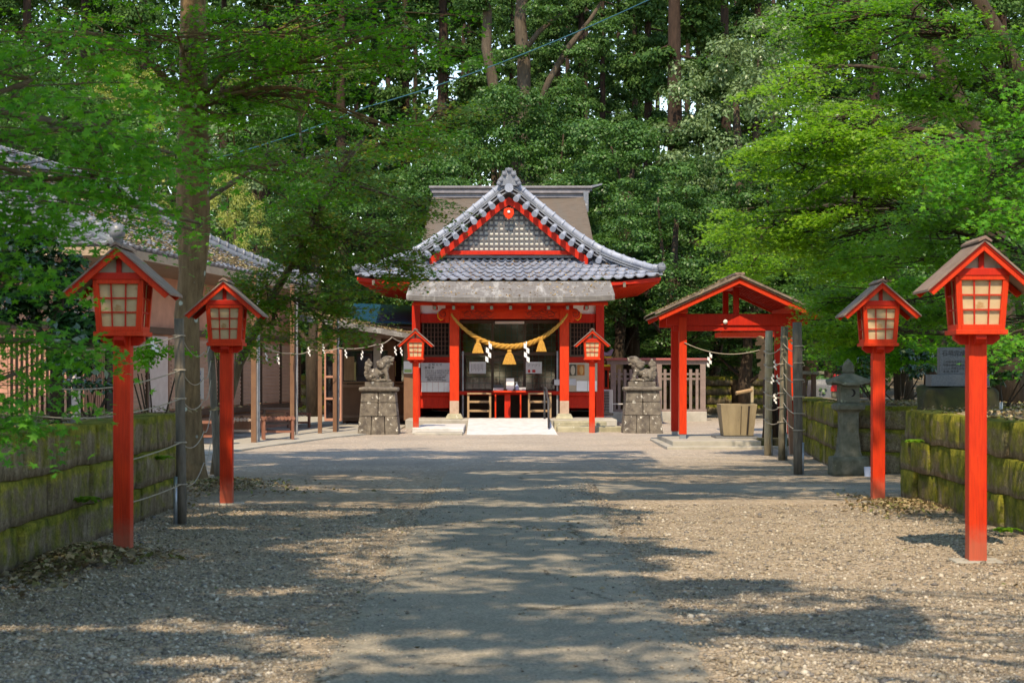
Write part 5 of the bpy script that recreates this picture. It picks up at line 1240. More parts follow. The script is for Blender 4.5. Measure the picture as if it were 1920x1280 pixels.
# benches and table
def bench(px, py, w, dep, h, mat, name, lab, cat, slats=True, rz=0):
    x, y, _ = G(px, py); r = empty(name, (x, y, .035), lab, cat, 'wooden benches and table before the left building', rz)
    z = .035
    old = r.rotation_euler.copy()
    def mk(mb, nm, mt): 
        mb.v = [(vx-x, vy-y, vz-z) for vx, vy, vz in mb.v]; me = bpy.data.meshes.new(nm); me.from_pydata(mb.v, [], mb.f); me.materials.append(mt); o = bpy.data.objects.new(nm, me); COL.objects.link(o); o.parent = r; return o
    m = MB()
    n = 9
    if slats:
        for k in range(n): m.tube([(x-w/2+w*(k+.5)/n, y-dep/2, z+h-.03), (x-w/2+w*(k+.5)/n, y+dep/2, z+h-.03)], w/n*.5, 8)
    else: m.box(x-w/2,y-dep/2,z+h-.05,x+w/2,y+dep/2,z+h)
    mk(m, 'seat' if 'bench' in name else 'table_top', mat)
    for sx in (-1,1):
        for sy in (-1,1):
            m = MB(); cx = x+sx*(w/2-.06); cy = y+sy*(dep/2-.05); m.cyl((cx,cy,z),(cx,cy,z+h-.05),.038,n=8); mk(m, 'leg', mat)
    for sy in (-1,1): m = MB(); m.bar((x-w/2+.06,y+sy*(dep/2-.05),z+h*.35),(x+w/2-.06,y+sy*(dep/2-.05),z+h*.35),.04,.05); mk(m, 'stretcher', mat)
RB = M('reddish_log', (.30,.13,.09), (.22,.09,.06), 5, .6); PB = M('bleached_log', (.55,.42,.33), (.45,.33,.26), 5, .7)
bench(521, 826, .78, .5, .52, RB, 'log_bench', 'reddish brown log bench beside the steel post', 'bench', rz=.2)
bench(459, 822, .75, .5, .45, PB, 'log_bench', 'bleached pale log bench left of the steel post', 'bench', rz=.15)
bench(522, 811, .85, .6, .62, WOODBR, 'outdoor_table', 'grey brown plank table between the log benches', 'table', False, .1)
bench(560, 804, .7, .45, .42, RB, 'log_bench', 'small red log bench farthest right by the corner post', 'bench', rz=.15)
bench(400, 835, .9, .5, .5, RB, 'log_bench', 'low red board bench right of the maple trunk', 'bench', False, .1)

# overhead cable
m = MB(); m.tube(sag(P(1260,-20,30), P(690,200,38), .15, 20)+sag(P(690,200,38), P(180,340,46), .25, 20)[1:], .011, 6)
top(m, 'power_cable', 'blue overhead cable slanting down across the trees', 'cable', CABLE)
# ------------------------------------------------------------------ maples
def B(px, py, d, rx, ry, rz, n): p = P(px, py, d); return (p[0], p[1], p[2], rx, ry, rz, n)
tx = -4.62
maple('thick trunked maple left of the path with pale lichen spots', (tx,24.5,0),
      [(tx,24.5,-.1,.30),(tx-.0,24.5,.25,.22),(tx-.03,24.5,1.2,.175),(tx-.05,24.5,2.4,.18),(tx+.03,24.5,3.0,.19),(tx+.05,24.5,3.7,.24),(tx+.03,24.5,4.4,.235),(tx+.05,24.5,5.4,.21),(tx+.02,24.6,7,.18),(tx+.3,24.6,9,.12),(tx+.5,24.6,10.5,.06)],
      [B(560,60,23.5,2.0,1.3,.8,20),B(760,50,23.5,1.6,1.2,.6,11),B(330,60,23,1.7,1.2,.8,16),B(130,60,22,1.7,1.3,.9,14),B(620,180,24,1.5,1.0,.6,9),B(740,240,24.5,.9,.8,.35,6),B(470,250,24,.9,.8,.5,7),B(240,170,22,1.2,1.0,.6,7),B(560,330,25,.9,.8,.4,5),
       ],
      LM_GREEN, bark_mat('lichened_maple_bark', (.095,.060,.034), (.24,.162,.092), (.40,.44,.40)), 11, leaf=.10, nper=140, dens=1.2)
sx = -4.3
maple('slender maple leaning right behind the second left lantern', (sx-.35,26.8,0),
      [(sx-.35,26.8,-.05,.10),(sx-.25,26.8,.8,.085),(sx+.0,26.8,1.7,.075),(sx+.55,26.8,2.8,.065),(sx+1.15,26.8,3.8,.05),(sx+1.5,26.8,4.6,.04),(sx+2.0,26.8,5.3,.025)],
      [B(590,400,26.8,.9,.8,.5,12),B(700,450,26.5,.95,.8,.42,13),B(560,500,26.6,.7,.7,.4,9),B(650,560,26.4,.6,.6,.3,7),B(770,500,26.5,.5,.6,.25,6),B(520,590,26.4,.55,.5,.3,6),B(650,330,27,.9,.8,.4,9),B(800,400,27,.7,.6,.3,5),B(470,640,26.3,.4,.4,.3,5),B(470,540,26.3,.5,.5,.35,8),B(610,610,26.3,.6,.5,.3,7),B(540,450,26.5,.7,.6,.4,8)],
      L_TURN, BARKM, 12, leaf=.09, nper=130, dens=1.7, L=(.55,1.0), droop=.3)
maple('spreading maple branch with bare limb reaching toward the shrine roof', (-5.2,29.5,0),
      [(-5.7,29.5,-.05,.09),(-5.7,29.5,2.5,.08),(-5.4,29.5,4.5,.06),(-4.4,29.5,5.15,.045),(-3.6,29.4,5.25,.04),(-2.6,29.3,5.4,.03),(-1.6,29.2,5.65,.015)],
      [B(640,300,29.3,.9,.8,.3,6),B(730,270,29.2,.9,.8,.3,7),B(810,250,29,.8,.7,.25,6),B(850,200,29,.7,.6,.3,4),B(520,300,29.6,.8,.8,.4,7),B(560,130,29.6,1.4,1,.9,15)],
      L_TURN, BARKM, 13, leaf=.095, nper=120, dens=1.5, L=(.6,1.0), droop=.15)
maple('near maple with bluish green sprays hanging over the left wall', (-5.9,9.5,1.0),
      [(-5.9,9.5,.9,.16),(-5.8,9.6,2.4,.14),(-5.4,9.8,4.0,.11),(-4.6,10,5.6,.08),(-4,10,7,.05)],
      [B(60,150,10,.7,.6,.45,12),B(60,330,10,.55,.5,.3,13),B(200,330,11,.45,.5,.2,7),B(60,420,10.5,.4,.5,.2,6),B(20,520,10.5,.35,.5,.2,5),B(20,610,10.5,.3,.5,.16,4),B(30,700,10.3,.35,.5,.16,5),B(20,770,10,.25,.4,.15,4),B(210,230,11,.6,.6,.3,8),B(230,370,11.5,.5,.5,.2,6),B(330,290,12,.5,.5,.25,6),B(380,420,13,.3,.4,.12,2),B(130,640,10.6,.3,.3,.08,3),],
      LM_BLUISH, BARKM, 14, leaf=.085, nper=90, L=(.45,.85), droop=.3, dens=1.15, tw=.5)
def shade_want(gx, gy):     # shade wanted on the ground; the unseen overhead crowns are shaped to cast it
    w = 1.0
    if gx > 1.25+.9*mnoise.noise((gy*.5, 3, 3))+.5*mnoise.noise((gy*1.7, gx, 3)) and 13.2 < gy < 21.4: w = 0.0 if mnoise.noise((gx*.5, gy*1.1, 2)) < .38 else .45
    if gy <= 13.2 and gx > 1.15:
        w = 1.0 if ((gx-1.5)/1.25)**2+((gy-11.7)/1.6)**2+.9*mnoise.noise((gx*1.1, gy*1.1, 7)) < 1 else 0.0
    if gy < 9.9 and gx > 1.0: w = .1
    nz = mnoise.noise((gx*.5, gy*.8, 4.0))+.55*mnoise.noise((gx*1.3, gy*2.2, 9.0))
    lim = -.40 if gx < -2.4 else (-.19 if gy < 15 else -.22)
    if gx > 1.2 and gy > 21.4: lim = -.10 if gy < 27 else -.2
    if gy > 31: lim = -.15
    if 12.6 < gy < 14.0 and -1.6 < gx < 1.4: lim = .05
    if nz < lim: w *= .15
    elif nz < lim+.12: w *= .55
    w *= .93
    if gx > 2.6 and gy > 29: w = 0
    if gy > 34.5 or gy < 6.5: w = 0
    return w
rg = np.random.default_rng(77); tops = []
kx = math.cos(R(SUN_EL))/math.sin(R(SUN_EL))
while len(tops) < 190000:
    gx, gy, z = rg.uniform(-11, 8.5), rg.uniform(6, 35), rg.uniform(10.5, 14.5)
    if rg.random() < shade_want(gx, gy): tops.append((gx-z*kx*SUN_DX, gy-z*kx, z))
tops = np.array(tops)
AV = [((-7.2,4.0), 'unseen tall maple left of the viewer, crown shaped to shade the near gravel'),((-7.6,11.5), 'unseen tall maple beyond the left edge, crown shaped to shade the left wall'),((-8.2,19.0), 'unseen tall maple behind the left terrace, crown shaped to shade the middle of the path'),
      ((6.9,2.5), 'unseen tall maple right of the viewer, crown shaped for the ground shade'),((7.9,13.0), 'unseen tall maple on the right terrace, crown shaped for the ground shade'),((9.6,21.0), 'unseen tall maple on the right terrace, crown shaped to shade the side path')]
own = np.argmin(np.stack([(tops[:, 0]-a[0])**2*.5+(tops[:, 1]-a[1])**2 for a, _ in AV]), 0)
for k, (b_, lb) in enumerate(AV):
    p = tops[own == k]
    if len(p) < 50: continue
    root = empty('maple_tree', (b_[0], b_[1], 0), lb, 'tree', 'maple trees along the approach'); tm = MB()
    tm.tube([(b_[0],b_[1],-.1),(b_[0],b_[1],4),(b_[0]*.97,b_[1]-1,8),(b_[0]*.9,b_[1]-2,13)], [.27,.21,.16,.06], 10)
    for j in rg.integers(0, len(p), 26): limb(tm, (b_[0]*.97, b_[1]-1, 8), tuple(p[j]), .07, .015, .1, rg)
    tm.build('trunk', BARKM, root, smooth=True)
    nr = rg.normal(0, .4, (len(p), 3)); nr[:, 2] = 1
    leaves('crown', p, nr, .17*rg.uniform(.6, 1.3, len(p)), OVAL, LM_GREEN, root, 200+k)
# right side
maple('big bright maple at the right whose lime sprays overhang the pavilion', (8.6,29.5,1.0),
      [(8.6,29.5,.9,.30),(8.5,29.5,2.2,.25),(8.3,29.5,4.0,.22),(8.1,29.6,5.6,.18),(7.6,29.6,6.6,.15),(6.9,29.5,8.0,.11),(6.4,29.4,9.5,.07)],
      [B(1480,300,30,1.0,1.2,.7,20),B(1450,420,30.5,1.0,1.1,.55,20),B(1400,490,40,.8,.9,.45,12),B(1560,230,29.5,1.1,1.1,.7,18),B(1600,370,29.5,1.2,1.2,.7,22),B(1570,480,31,1.0,1.1,.5,17),B(1480,480,40,1.0,1.0,.4,12),B(1560,560,32.5,.65,.9,.3,10),B(1570,610,31.5,.8,1.0,.35,12),B(1700,300,28.5,1.2,1.1,.7,18),B(1370,435,40,.6,.8,.3,8),B(1480,150,30,.9,1.0,.5,9)],
      LM_LIME, BARKD, 16, leaf=.105, nper=150, L=(.7,1.2), droop=.22, dens=1.7)
maple('dark green maple filling the upper right corner', (9.2,25.5,1.0),
      [(9.2,25.5,.9,.26),(8.7,25.4,2.6,.22),(8.0,25.2,4.6,.17),(7.2,25,6.4,.13),(6.4,25,7.8,.08)],
      [B(1700,60,25,1.5,1.1,.8,22),B(1540,40,25.5,1.2,1.0,.6,12),B(1850,150,24,1.0,1.1,.9,18),B(1850,330,24.5,.9,1.0,.7,14),B(1750,430,25.5,1.0,1.0,.6,16),B(1870,500,25,.7,.8,.5,9),B(1720,560,27,.8,.8,.4,10),B(1640,480,28,.8,.8,.4,9),B(1850,600,26,.7,.7,.35,6),B(1680,180,25,.9,.9,.5,9),],
      LM_MID, BARKD, 17, leaf=.105, nper=150, L=(.7,1.2), dens=1.6)
maple('near bluish maple sprays entering from the right edge', (6.6,16.5,1.0),
      [(6.6,16.5,.9,.18),(6.3,16.4,2.2,.15),(5.9,16.2,3.6,.12),(5.5,16,4.9,.08)],
      [B(1850,330,16,.55,.6,.25,10),B(1790,270,16.2,.5,.5,.2,6),B(1890,420,15.8,.35,.5,.25,7),B(1900,660,15.5,.22,.3,.08,3),B(1880,630,15.5,.22,.3,.06,3),B(1900,200,16,.4,.5,.3,6)],
      LM_BLUISH, BARKD, 18, leaf=.085, nper=90, L=(.45,.8), droop=.3, tw=.5)
maple('low dark maple boughs behind the stone lantern', (7.6,33,1.0),
      [(7.6,33,.9,.2),(7.5,33,2.4,.17),(7.2,33,4.5,.12)],
      [B(1590,650,34,.6,1,.3,9),B(1620,620,33,.8,1,.4,12),B(1700,660,32,.7,.9,.3,9),B(1610,570,33,.8,1,.4,11),B(1780,600,33,1.2,1,.6,14),B(1650,520,33,1,1,.5,12)],
      LM_GREEN, BARKD, 19, leaf=.11, nper=140, L=(.6,1.1), dens=1.7)

def plain_tree(name, label, cat, base, trunk, blobs, mat, bark, seed, leaf, nleaf, rc, group, tips=True):
    rg = np.random.default_rng(seed); root = empty(name, base, label, cat, group); tm = MB()
    tm.tube([t[:3] for t in trunk], [t[3] for t in trunk], 10)
    for bl in blobs:
        cand = [t for t in trunk if t[2] < bl[2]+.3] or trunk[:1]; st = cand[-1]
        limb(tm, st[:3], bl[:3], st[3]*.5, .03, .1, rg)
    tm.build('trunk', bark, root, smooth=True)
    p, n = clump_crown(rg, blobs, nleaf, rc); leaves('crown', p, n, leaf*rg.uniform(.65, 1.3, len(p)), OVAL, mat, root, seed); return root
plain_tree('camellia_tree', 'dark glossy camellia tree on the terrace behind the nearest left lantern', 'tree', (-4.9,18.3,1.0),
    [(-4.9,18.3,.95,.075),(-4.88,18.3,1.8,.065),(-4.85,18.3,2.6,.05)], [B(70,540,18.3,.75,.7,.35,34),B(60,600,18.3,.5,.6,.3,18),B(170,640,17.8,.35,.5,.3,14),B(20,480,18.5,.6,.6,.3,18),B(130,700,17.8,.3,.4,.12,6)], L_CAM, BARKD, 31, .10, 60, (.14,.26), 'camellias')

# ------------------------------------------------------------------ background wood
EV = 'broadleaf evergreens behind the shrine'
def evproto(seed, mat, leaf=.12, nleaf=250):
    rg = np.random.default_rng(seed); bl = [(0,0,7.2,3.0,2.6,2.4,42),(1.7,-.6,5.0,1.9,1.9,1.7,20),(-1.8,-.4,4.6,1.9,1.9,1.8,20),(.4,-1.5,3.4,2.0,1.4,1.7,18),(-.6,.2,9.3,1.6,1.5,1.1,14)]
    root = empty('evergreen_tree', (0,0,0), 'x', 'tree', EV); tm = MB(); tm.tube([(0,0,-.2),(.1,0,2.5),(-.1,.1,5),(.1,0,8.5)], [.32,.26,.2,.08], 9)
    for b_ in bl: limb(tm, (0,0,min(b_[2]*.55,4)), b_[:3], .12, .03, .1, rg)
    tm.build('trunk', BARKD, root, smooth=True)
    p, n = clump_crown(rg, bl, nleaf, (.4,.8)); leaves('crown', p, n, leaf*rg.uniform(.6, 1.35, len(p)), OVAL, mat, root, seed); return root
protos = [evproto(41, L_OAK), evproto(42, L_OAK), evproto(43, L_PALE, .115), evproto(44, L_YEL, .11, 180)]
used = [False]*4
def place(protolist, usedlist, kind, px, top, d, sc, label, rz, hz=10.2, wide=1.0):
    zt = H+(HY-top)*d/F; x = (px-CX)*d/F; o = protolist[kind] if not usedlist[kind] else copy_tree(protolist[kind]); usedlist[kind] = True
    o.location = (x, d, 0); o.rotation_euler = (0,0,rz); k = zt/hz; o.scale = (sc*wide, sc, k); o['label'] = label; return o
for a in [
 (0,1180,225,66,1.15,'glossy evergreen tall behind the right end of the rear sanctuary',0),
 (1,1075,205,71,1.05,'evergreen with sunlit clumps directly above the tiled gable',1.2),
 (0,930,180,70,1.15,'yellowish lit evergreen above the left of the sanctuary ridge',2.4),
 (1,1265,330,60,.95,'dense dark evergreen between the shrine roof corner and the pavilion',.5),
 (2,1385,45,66,1.25,'tall pale grey green evergreen at the upper right of centre',3.0),
 (1,1160,420,63,.85,'low bushy evergreen touching the right slope of the shrine roof',4.0),
 (0,820,290,67,.95,'evergreen behind the left slope of the tiled roof',5.0),
 (1,700,300,64,1.0,'evergreen behind the slender leaning maple',2.0),
 (0,590,330,60,.9,'evergreen standing behind the office roof',3.3),
 (3,440,330,56,.42,'small yellow green tree with bright twigs right of the thick maple trunk',1.0),
 (2,330,170,62,1.0,'pale lit tree seen left of the thick maple trunk',.9),
 (3,240,130,60,.8,'yellowish tree high above the left building roof',2.2),
 (1,150,150,58,1.1,'evergreen above the left building ridge near the edge',.1),
 (0,20,100,55,1.15,'evergreen at the far left edge above the roofs',1.9),
 (0,480,220,66,1.0,'shadowy evergreen between the maple trunk and the cedars',2.9),
 (1,1470,280,62,1.1,'evergreen behind the lime maple of the right side',.8),
 (0,1600,230,60,1.2,'evergreen in the background above the right lanterns',3.9),
 (1,1750,200,56,1.2,'evergreen far behind the dark right maple',5.1),
 (0,1900,180,52,1.2,'evergreen at the far right edge',.3),
 (2,1010,330,68,.6,'small pale tree just above the tiled finial',4.4),
 (1,1400,520,58,.9,'low shaded evergreen behind the water pavilion roof',2.6),
 (0,1560,520,54,.9,'low shaded evergreen behind the stone altar',1.4),
 (1,1340,560,68,.9,'low evergreen behind the picket fence',3.5),
 (0,1240,560,72,.9,'dim evergreen behind the fence near the shrine wall',.2)]:
    k, px, tp, d, sc, lb, rz = a; place(protos, used, k, px, tp, d, sc, lb, rz)
# the wood on the near side, behind the viewer: seen only in the glass doors
for k, (x_, y_, sc, rz) in enumerate([(-14,-32,1.5,0),(-6,-36,1.6,1),(2,-38,1.5,2),(9,-34,1.6,3),(16,-30,1.5,4),(-20,-26,1.5,5)]):
    o = copy_tree(protos[k % 2]); o.location = (x_, y_, 0); o.rotation_euler = (0,0,rz); o.scale = (sc,sc,sc*.9); o['label'] = 'evergreen of the wood behind the viewer, number %s from the left' % ('two','three','four','five','six','one')[k]; o['group'] = 'evergreens behind the viewer'
# cedars
def cedproto(seed):
    rg = np.random.default_rng(seed); root = empty('cedar_tree', (0,0,0), 'x', 'tree', 'tall cedars of the wood'); tm = MB()
    tm.tube([(.05*math.sin(k*1.7+seed),0,-.3+k*2.6) for k in range(11)], [.42-.035*k for k in range(11)], 10)
    bl = []
    for k in range(30):
        z = 7.5+k*.62+rg.uniform(-.3,.3); a = rg.uniform(0, 6.28); r = rg.uniform(.9, 1.9)*(1-.45*(z-8)/18); c = (r*math.cos(a), r*math.sin(a), z)
        tm.tube([(0,0,z+.3),(c[0]*.6,c[1]*.6,z+.15),(c[0]*1.2,c[1]*1.2,z-.3)], [.06,.04,.015], 5); bl.append((c[0],c[1],c[2]-.1,1.1,1.1,.45,6))
    for k in range(10):    # dead stubs on the bare lower trunk
        z = rg.uniform(3, 10); a = rg.uniform(0, 6.28); tm.tube([(0,0,z),(math.cos(a)*rg.uniform(.5,1.1),math.sin(a)*.8,z-.1)], [.03,.01], 4)
    tm.build('trunk', BARKC, root, smooth=True)
    p, n = clump_crown(rg, bl, 200, (.4,.8)); p[:, 2] -= .2; leaves('crown', p, n, .18*rg.uniform(.6, 1.3, len(p)), OVAL, L_CED, root, seed); return root
cp = [cedproto(51), cedproto(52), cedproto(53)]; cu = [False]*3
ced = [(830,82,1.1,'cedar with a strong dark trunk left of the pale twin trunk'),(1265,70,1.15,'broad dark cedar trunk right of centre reaching the frame top'),(760,88,.9,'cedar seen through the gap above the left maple spray'),(700,92,.9,'slim cedar behind the leaning maple'),(640,86,1.0,'cedar between the two left maples'),(560,90,1.0,'cedar right of the thick maple trunk'),(500,84,1.0,'dim cedar just right of the maple trunk'),(880,98,.8,'thin cedar right of the strong dark trunk'),(1045,90,.75,'thin reddish cedar right of the pale twin trunk'),(1090,86,.8,'reddish bare cedar stem behind the sloping branch'),(1130,95,.8,'slim cedar left of the first blue sky gap'),(1190,100,.9,'cedar standing between the blue sky gaps'),(1310,94,.9,'cedar right of the broad dark trunk'),(1420,90,1.0,'cedar behind the pale grey green tree'),(1520,88,1.0,'cedar behind the lime maple'),(1640,84,1.0,'cedar behind the right lanterns'),(1760,80,1.0,'cedar in the upper right background'),(1880,76,1.0,'cedar at the far right edge'),(270,78,.9,'cedar left of the thick maple trunk with a greyish stem'),(160,80,1.0,'cedar above the left building roof'),(50,76,1.0,'cedar at the far left edge'),(960,104,.8,'distant cedar behind the pale twin trunk'),(1010,108,.8,'distant thin cedar right of the finial'),(420,96,1.0,'distant cedar left of centre behind the yellow green tree'),(1360,76,.9,'dark trunked cedar rising behind the picket fence'),(1215,79,.8,'dark trunked cedar rising beside the fence corner')]
rnc = random.Random(5)
for i, (px, d, sc, lb) in enumerate(ced):
    k = i % 3; o = cp[k] if not cu[k] else copy_tree(cp[k]); cu[k] = True
    o.location = ((px-CX)*d/F, d, (d-70)*.03); o.rotation_euler = (0,0,rnc.uniform(0,6.28)); o.scale = (sc,sc,rnc.uniform(.95,1.15)); o['label'] = lb
# pale twin trunk tree
d = 76
def q(px, py, r): p = P(px, py, d); return (p[0], p[1], p[2], r)
rg = np.random.default_rng(61)
tw = empty('twin_trunk_tree', (P(960,0,d)[0], d, 0), 'huge pale twin trunked tree rising behind the shrine gable', 'tree')
m = MB(); m.tube([t[:3] for t in (q(985,700,.7),q(985,420,.55),q(983,220,.42),q(982,110,.40),q(975,40,.36),q(985,-60,.3),q(990,-160,.2))], [.55,.42,.32,.30,.27,.22,.15], 12)
m.tube([t[:3] for t in (q(975,330,.4),q(958,230,.36),q(925,160,.34),(q(912,90,.3)),q(914,20,.28),q(900,-80,.2))], [.3,.27,.25,.23,.2,.15], 12)
m.tube([t[:3] for t in (q(995,230,.2),q(1030,150,.22),q(1065,90,.2),q(1105,40,.15),q(1130,0,.1))], [.10,.15,.14,.10,.06], 10)
m.tube([t[:3] for t in (q(980,100,.2),q(1010,60,.2),q(1060,20,.1))], [.14,.11,.06], 8)
m.build('trunk', BARKP, tw, smooth=True)
bl = [B(900,30,d,1.3,1.2,.7,16),B(930,190,d-1,.9,.8,.6,8),B(1000,250,d-2,1.2,.8,.6,10),B(960,110,d-1,.7,.7,.4,5),B(1060,170,d-1,.8,.7,.5,6),B(1090,110,d-1,.8,.7,.5,7),B(900,130,d-1,.6,.6,.4,4),B(1020,30,d-1,1.0,.7,.5,8),B(980,-40,d,2.0,1.5,.8,22),B(1080,0,d,1.6,1.4,.8,20),B(1130,60,d,.9,.9,.5,8),B(860,-20,d,1.5,1.3,.9,18),B(1040,100,d,.5,.5,.3,4)]
p, n = clump_crown(rg, bl, 170, (.35,.6)); leaves('crown', p, n, .13*rg.uniform(.6,1.3,len(p)), OVAL, L_OAK, tw, 61)
# understory and far wood masses (nobody could count these)
rg = np.random.default_rng(71)
pp, nn = [], []
for i in range(420):
    x = rg.uniform(-42, 42); y = rg.uniform(92, 128); z = rg.uniform(.5, 1)*rg.uniform(1, 12)*(1+.0*x); 
    bl = [(x, y, z, 1.8, 1.5, 1.2, 3)]; p, n = clump_crown(rg, bl, 60, (.8,1.4)); pp.append(p); nn.append(n)
for i in range(330):
    x = rg.uniform(-38, 38); y = rg.uniform(74, 96); z = rg.uniform(.3, 1)*rg.uniform(1, 9); bl = [(x, y, z, 1.3, 1.2, .8, 3)]; p, n = clump_crown(rg, bl, 70, (.5,.9)); pp.append(p); nn.append(n)
# tall wall of wood with ragged gaps
n = 270000; x = rg.uniform(-52, 52, n); y = rg.uniform(116, 136, n); z = rg.uniform(2, 36, n)
px = CX+x*F/y; py = HY-(z-H)*F/y; hole = np.zeros(n)
for hx, hy, ha, hb in ((840,150,45,45),(790,90,18,34),(1160,190,16,110),(1215,110,10,60),(1290,255,60,75),(1240,230,20,60),(660,240,12,25),(410,60,16,22),(1010,170,14,30)):
    hole = np.maximum(hole, 1.1-((px-hx)/ha)**2-((py-hy)/hb)**2)
nz = np.array([mnoise.noise((a*.35, b*.1, c*.35)) for a, b, c in zip(x, y, z)])
keep = (hole+nz*1.3 < .45) & (nz > -.95)
pp.append(np.stack([x, y, z], 1)[keep]); nn.append(rg.normal(0, 1, (int(keep.sum()), 3))+[0,-.6,.6])
pp = np.concatenate(pp); nn = np.concatenate(nn)
szs = .34*rg.uniform(.6,1.3,len(pp)); szs[-int(keep.sum()):] *= 1.5
o = leaves('far_wood', pp, nn, szs, OVAL, L_CED, None, 71); tag(o, 'dark mass of the wood and undergrowth behind all the trees', 'undergrowth', kind='stuff')
o2 = o.copy(); COL.objects.link(o2); o2.location = (-o.location.x, -o.location.y, o.location.z); o2.rotation_euler.z = math.pi; tag(o2, 'dark mass of the wood on the near side behind the viewer', 'undergrowth', kind='stuff')
# slim bare trunks of the far wood
tn = [(480,110),(1100,112),(1065,116),(1160,118),(1330,112),(1290,116),(900,120),(870,114),(780,118),(730,112),(1235,118),(1380,116),(615,112),(670,118),(1450,112)]
pr = None
for i, (px, d) in enumerate(tn):
    if pr is None:
        m = MB(); m.tube([(.08*math.sin(k),0,k*4.) for k in range(8)], [.26-.02*k for k in range(8)], 8); pr = m.build('bare_trunk', BARKC, top=(0,0,0), smooth=True); o = pr
    else: o = pr.copy(); COL.objects.link(o)
    o.location = ((px-CX)*d/F, d, 0); tag(o, 'slim bare tree trunk far back in the wood', 'tree trunk', 'slim bare trunks far in the wood')

# ------------------------------------------------------------------ shrubs and ferns near walls
def shrub(px, py, d, r_, n, leaf, mat, label, seed, name='shrub', grp=None, zb=None):
    c = P(px, py, d); rg = np.random.default_rng(seed); root = empty(name, (c[0], c[1], c[2]-r_[2] if zb is None else zb), label, name.replace('_',' '), grp)
    p, nn = clump_crown(rg, [(c[0],c[1],c[2],r_[0],r_[1],r_[2],n)], 60, (.12,.25)); leaves('foliage', p, nn, leaf*rg.uniform(.6,1.3,len(p)), OVAL, mat, root, seed)
    m = MB()
    for k in range(5): a = rg.uniform(0, 6.28); m.tube([(c[0],c[1],root.location.z-.05),(c[0]+.6*r_[0]*math.cos(a),c[1]+.6*r_[1]*math.sin(a),c[2])], [.02,.008], 5)
    m.build('stem', BARKD, root); return root
shrub(1560,730,40,(1.0,.8,.35),12,.09,L_OAK,'low shrub on the terrace around the dark stone block',81,zb=1.0)
shrub(1690,700,30,(1.2,.8,.5),18,.09,L_CAM,'dark shrub on the terrace right of the shaded lantern',82,zb=1.0)
shrub(1640,690,34,(1.0,.8,.5),14,.09,L_CAM,'dark shrub behind the stone lantern terrace',83,zb=1.0)
shrub(290,700,22.5,(.5,.5,.5),12,.07,LM_GREEN,'light green shrub between lantern post and dark pole',84,zb=.5)
shrub(420,650,30,(.45,.45,.55),12,.08,LM_GREEN,'small leafy shrub right of the maple trunk',85,zb=.3)
shrub(170,740,19.5,(.35,.35,.2),6,.06,L_CAM,'low shrub on the left terrace edge',86,zb=1.0)
shrub(1880,700,27,(.8,.7,.6),14,.09,L_OAK,'lit shrub behind the monument at the right',87,zb=1.0)
def fern(x, y, z, s, label, seed):
    rg = np.random.default_rng(seed); p, n = [], []
    for k in range(9):
        a = rg.uniform(0, 6.28); t = np.linspace(.1, 1, 14); 
        for sgn in (-1, 1):
            pts = np.stack([x+s*t*np.cos(a)-sgn*.035*(1-t)*np.sin(a), y+s*t*np.sin(a)*.7+sgn*.035*(1-t)*np.cos(a), z+s*(.9*t-.8*t*t)], 1); p.append(pts); n.append(np.tile([0,-.3,1.], (14,1))+rg.normal(0,.2,(14,3)))
    o = leaves('fern', np.concatenate(p), np.concatenate(n), np.full(len(p)*14, .05), OVAL, LM_LIME, None, seed); tag(o, label, 'fern', 'ferns growing from the walls')
fern(-3.93,15.6,.40,.20,'small bright fern in the second joint of the left wall',91)
fern(-3.93,19.0,.62,.16,'fern sprouting from the left wall near the dark pole',92)
fern(4.78,16.5,.05,.14,'fern at the foot of the near right wall',93)
fern(4.85,20.5,.75,.12,'tiny fern in the near right wall top course',94)

# ------------------------------------------------------------------ litter and pebbles
def litter(label, cx, cy, rx, ry, n, hump, seed, size=.06, mat=L_DEAD, z0=0, name='leaf_litter', sharp=1.0, flat=.5, xlim=None):
    rg = np.random.default_rng(seed); a = rg.uniform(0, 6.283, n); r = np.abs(rg.normal(0, .55, n)).clip(0, 1.7)
    r = r*(1+.35*np.sin(a*3+seed)+.2*np.sin(a*5+seed*2))
    x = cx+rx*r*np.cos(a); y = cy+ry*r*np.sin(a); z = z0+.01+hump*np.exp(-2.2*r*r)*rg.uniform(.6, 1.05, n)
    if xlim: x = np.clip(x, xlim[0], xlim[1])+rg.uniform(-.12, .12, n); 
    nr = rg.normal(0, flat, (n, 3)); nr[:, 2] = 1
    o = leaves(name, np.stack([x,y,z],1), nr, size*rg.uniform(.5,1.4,n), OVAL, mat, None, seed); tag(o, label, 'leaf litter', kind='stuff'); return o
litter('dry curled leaves heaped at the foot of the left wall by the lantern', -3.6, 14.2, .50, 1.4, 3200, .15, 101, .065)
litter('dry leaves around the maple trunk and second lantern', -4.0, 23.2, 1.0, 2.2, 2600, .14, 102)
litter('dry leaves and twigs below the near right wall corner', 4.6, 20.2, .7, 1.6, 1500, .07, 103)
litter('dry leaf at the lower right edge of the frame', 4.2, 12.6, .5, .5, 160, .02, 104, .05)
litter('leaf litter covering the left terrace', -5.6, 15, 1.3, 7, 9000, .06, 105, .065, z0=1.06, xlim=(-9, -4.2))
litter('leaf litter covering the right terrace', 6.3, 18, 1.0, 5, 4200, .05, 106, .065, z0=1.10, xlim=(5.2, 9))
litter('leaf litter on the rear right terrace', 7.5, 29.5, 1.9, 2.2, 3500, .05, 107, .07, z0=1.05, xlim=(5.8, 12))
litter('sparse fallen leaves scattered over gravel and path', 0, 18, 5, 11, 700, 0, 108, .045, flat=.25)
0 and litter('greenish twigs and weeds at the foot of the right lantern', 4.35, 19.6, .45, .5, 260, .06, 109, .06, LM_LIME)
rg = np.random.default_rng(111)
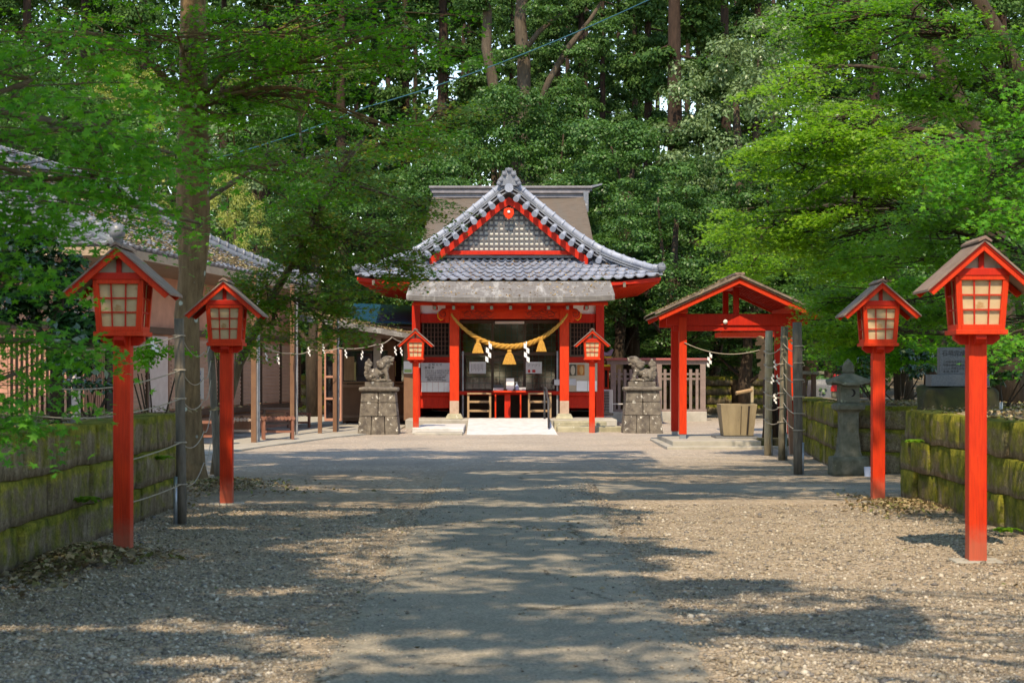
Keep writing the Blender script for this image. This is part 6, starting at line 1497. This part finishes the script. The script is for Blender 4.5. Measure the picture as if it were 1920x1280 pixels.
def roof_litter(fn, n, size, label, seed, mat=L_ORNG, off=.05):
    rg = np.random.default_rng(seed); p = []
    k = 0
    while len(p) < n:
        u, v = rg.random(), rg.random(); k += 1
        if mnoise.noise((u*9, v*4, seed)) > -.05 or rg.random() < .2: q_ = fn(u, v); p.append((q_[0], q_[1], q_[2]+off*rg.uniform(.5, 1.2)))
    nr = rg.normal(0, .35, (n, 3)); nr[:, 2] = 1; o = leaves('fallen_leaves', np.array(p), nr, size*rg.uniform(.5, 1.4, n), OVAL, mat, None, seed); tag(o, label, 'fallen leaves', kind='stuff')
roof_litter(lambda u, v: prf(u, v), 420, .06, 'orange fallen leaves strewn over the grey porch roof', 121, off=.02)
roof_litter(skirt, 1500, .05, 'orange fallen leaves caught on the front roof tiles', 122, off=.095)
roof_litter(bil(C1,C2,R2,R1), 5200, .10, 'dry leaves lying thick on the left building roof', 123, L_DEAD, off=.10)
roof_litter(orf, 2600, .08, 'dry leaves covering the office roof', 124, L_DEAD, off=.05)
roof_litter(lambda u, v: (xm-hw*u, yf-.6+(yb-yf+1.2)*v, ax_+.06-(ax_-ez)*u), 500, .06, 'twigs and dry leaves on the left slope of the pavilion roof', 125, L_DEAD, off=.03)
# loose stones on the near gravel
n = 95000; y = 8.6+rg.uniform(0, 1, n)**1.35*12; hwid = y*960/F+.3; x = rg.uniform(-1, 1, n)*hwid
keep = (np.abs(x) > 1.2+.05*np.sin(y*2)+rg.exponential(.03, n)*-1) & (x > -4.0) & (x < 4.85); x, y = x[keep], y[keep]; n = len(x)
OCT = (np.array([[1,0,0],[0,1,0],[-1,0,0],[0,-1,0],[0,0,.55],[0,0,-.5]])*.5, [(0,1,4),(1,2,4),(2,3,4),(3,0,4),(1,0,5),(2,1,5),(3,2,5),(0,3,5)])
zz = np.array([hgt(a, b) for a, b in zip(x, y)]); sz = rg.lognormal(math.log(.0165), .5, n).clip(.008, .07)
nr = rg.normal(0, .25, (n, 3)); nr[:, 2] = 1
o = leaves('gravel_stones', np.stack([x, y, zz+sz*.12], 1), nr, sz, OCT, PEB, None, 7); tag(o, 'loose pale and grey stones on the near gravel', 'gravel', kind='stuff')
n = 4500; y = rg.uniform(8.6, 24, n); x = np.sign(rg.uniform(-1, 1, n))*(1.15-np.abs(rg.exponential(.25, n)).clip(0, 1.1)); sz = rg.lognormal(math.log(.017), .35, n).clip(.007, .04)
nr = rg.normal(0, .25, (n, 3)); nr[:, 2] = 1
o = leaves('path_grit', np.stack([x, y, np.array([hgt(a, b)+.014 for a, b in zip(x, y)])+sz*.15], 1), nr, sz, OCT, PEB, None, 8); tag(o, 'scattered grit on the path', 'gravel', kind='stuff')
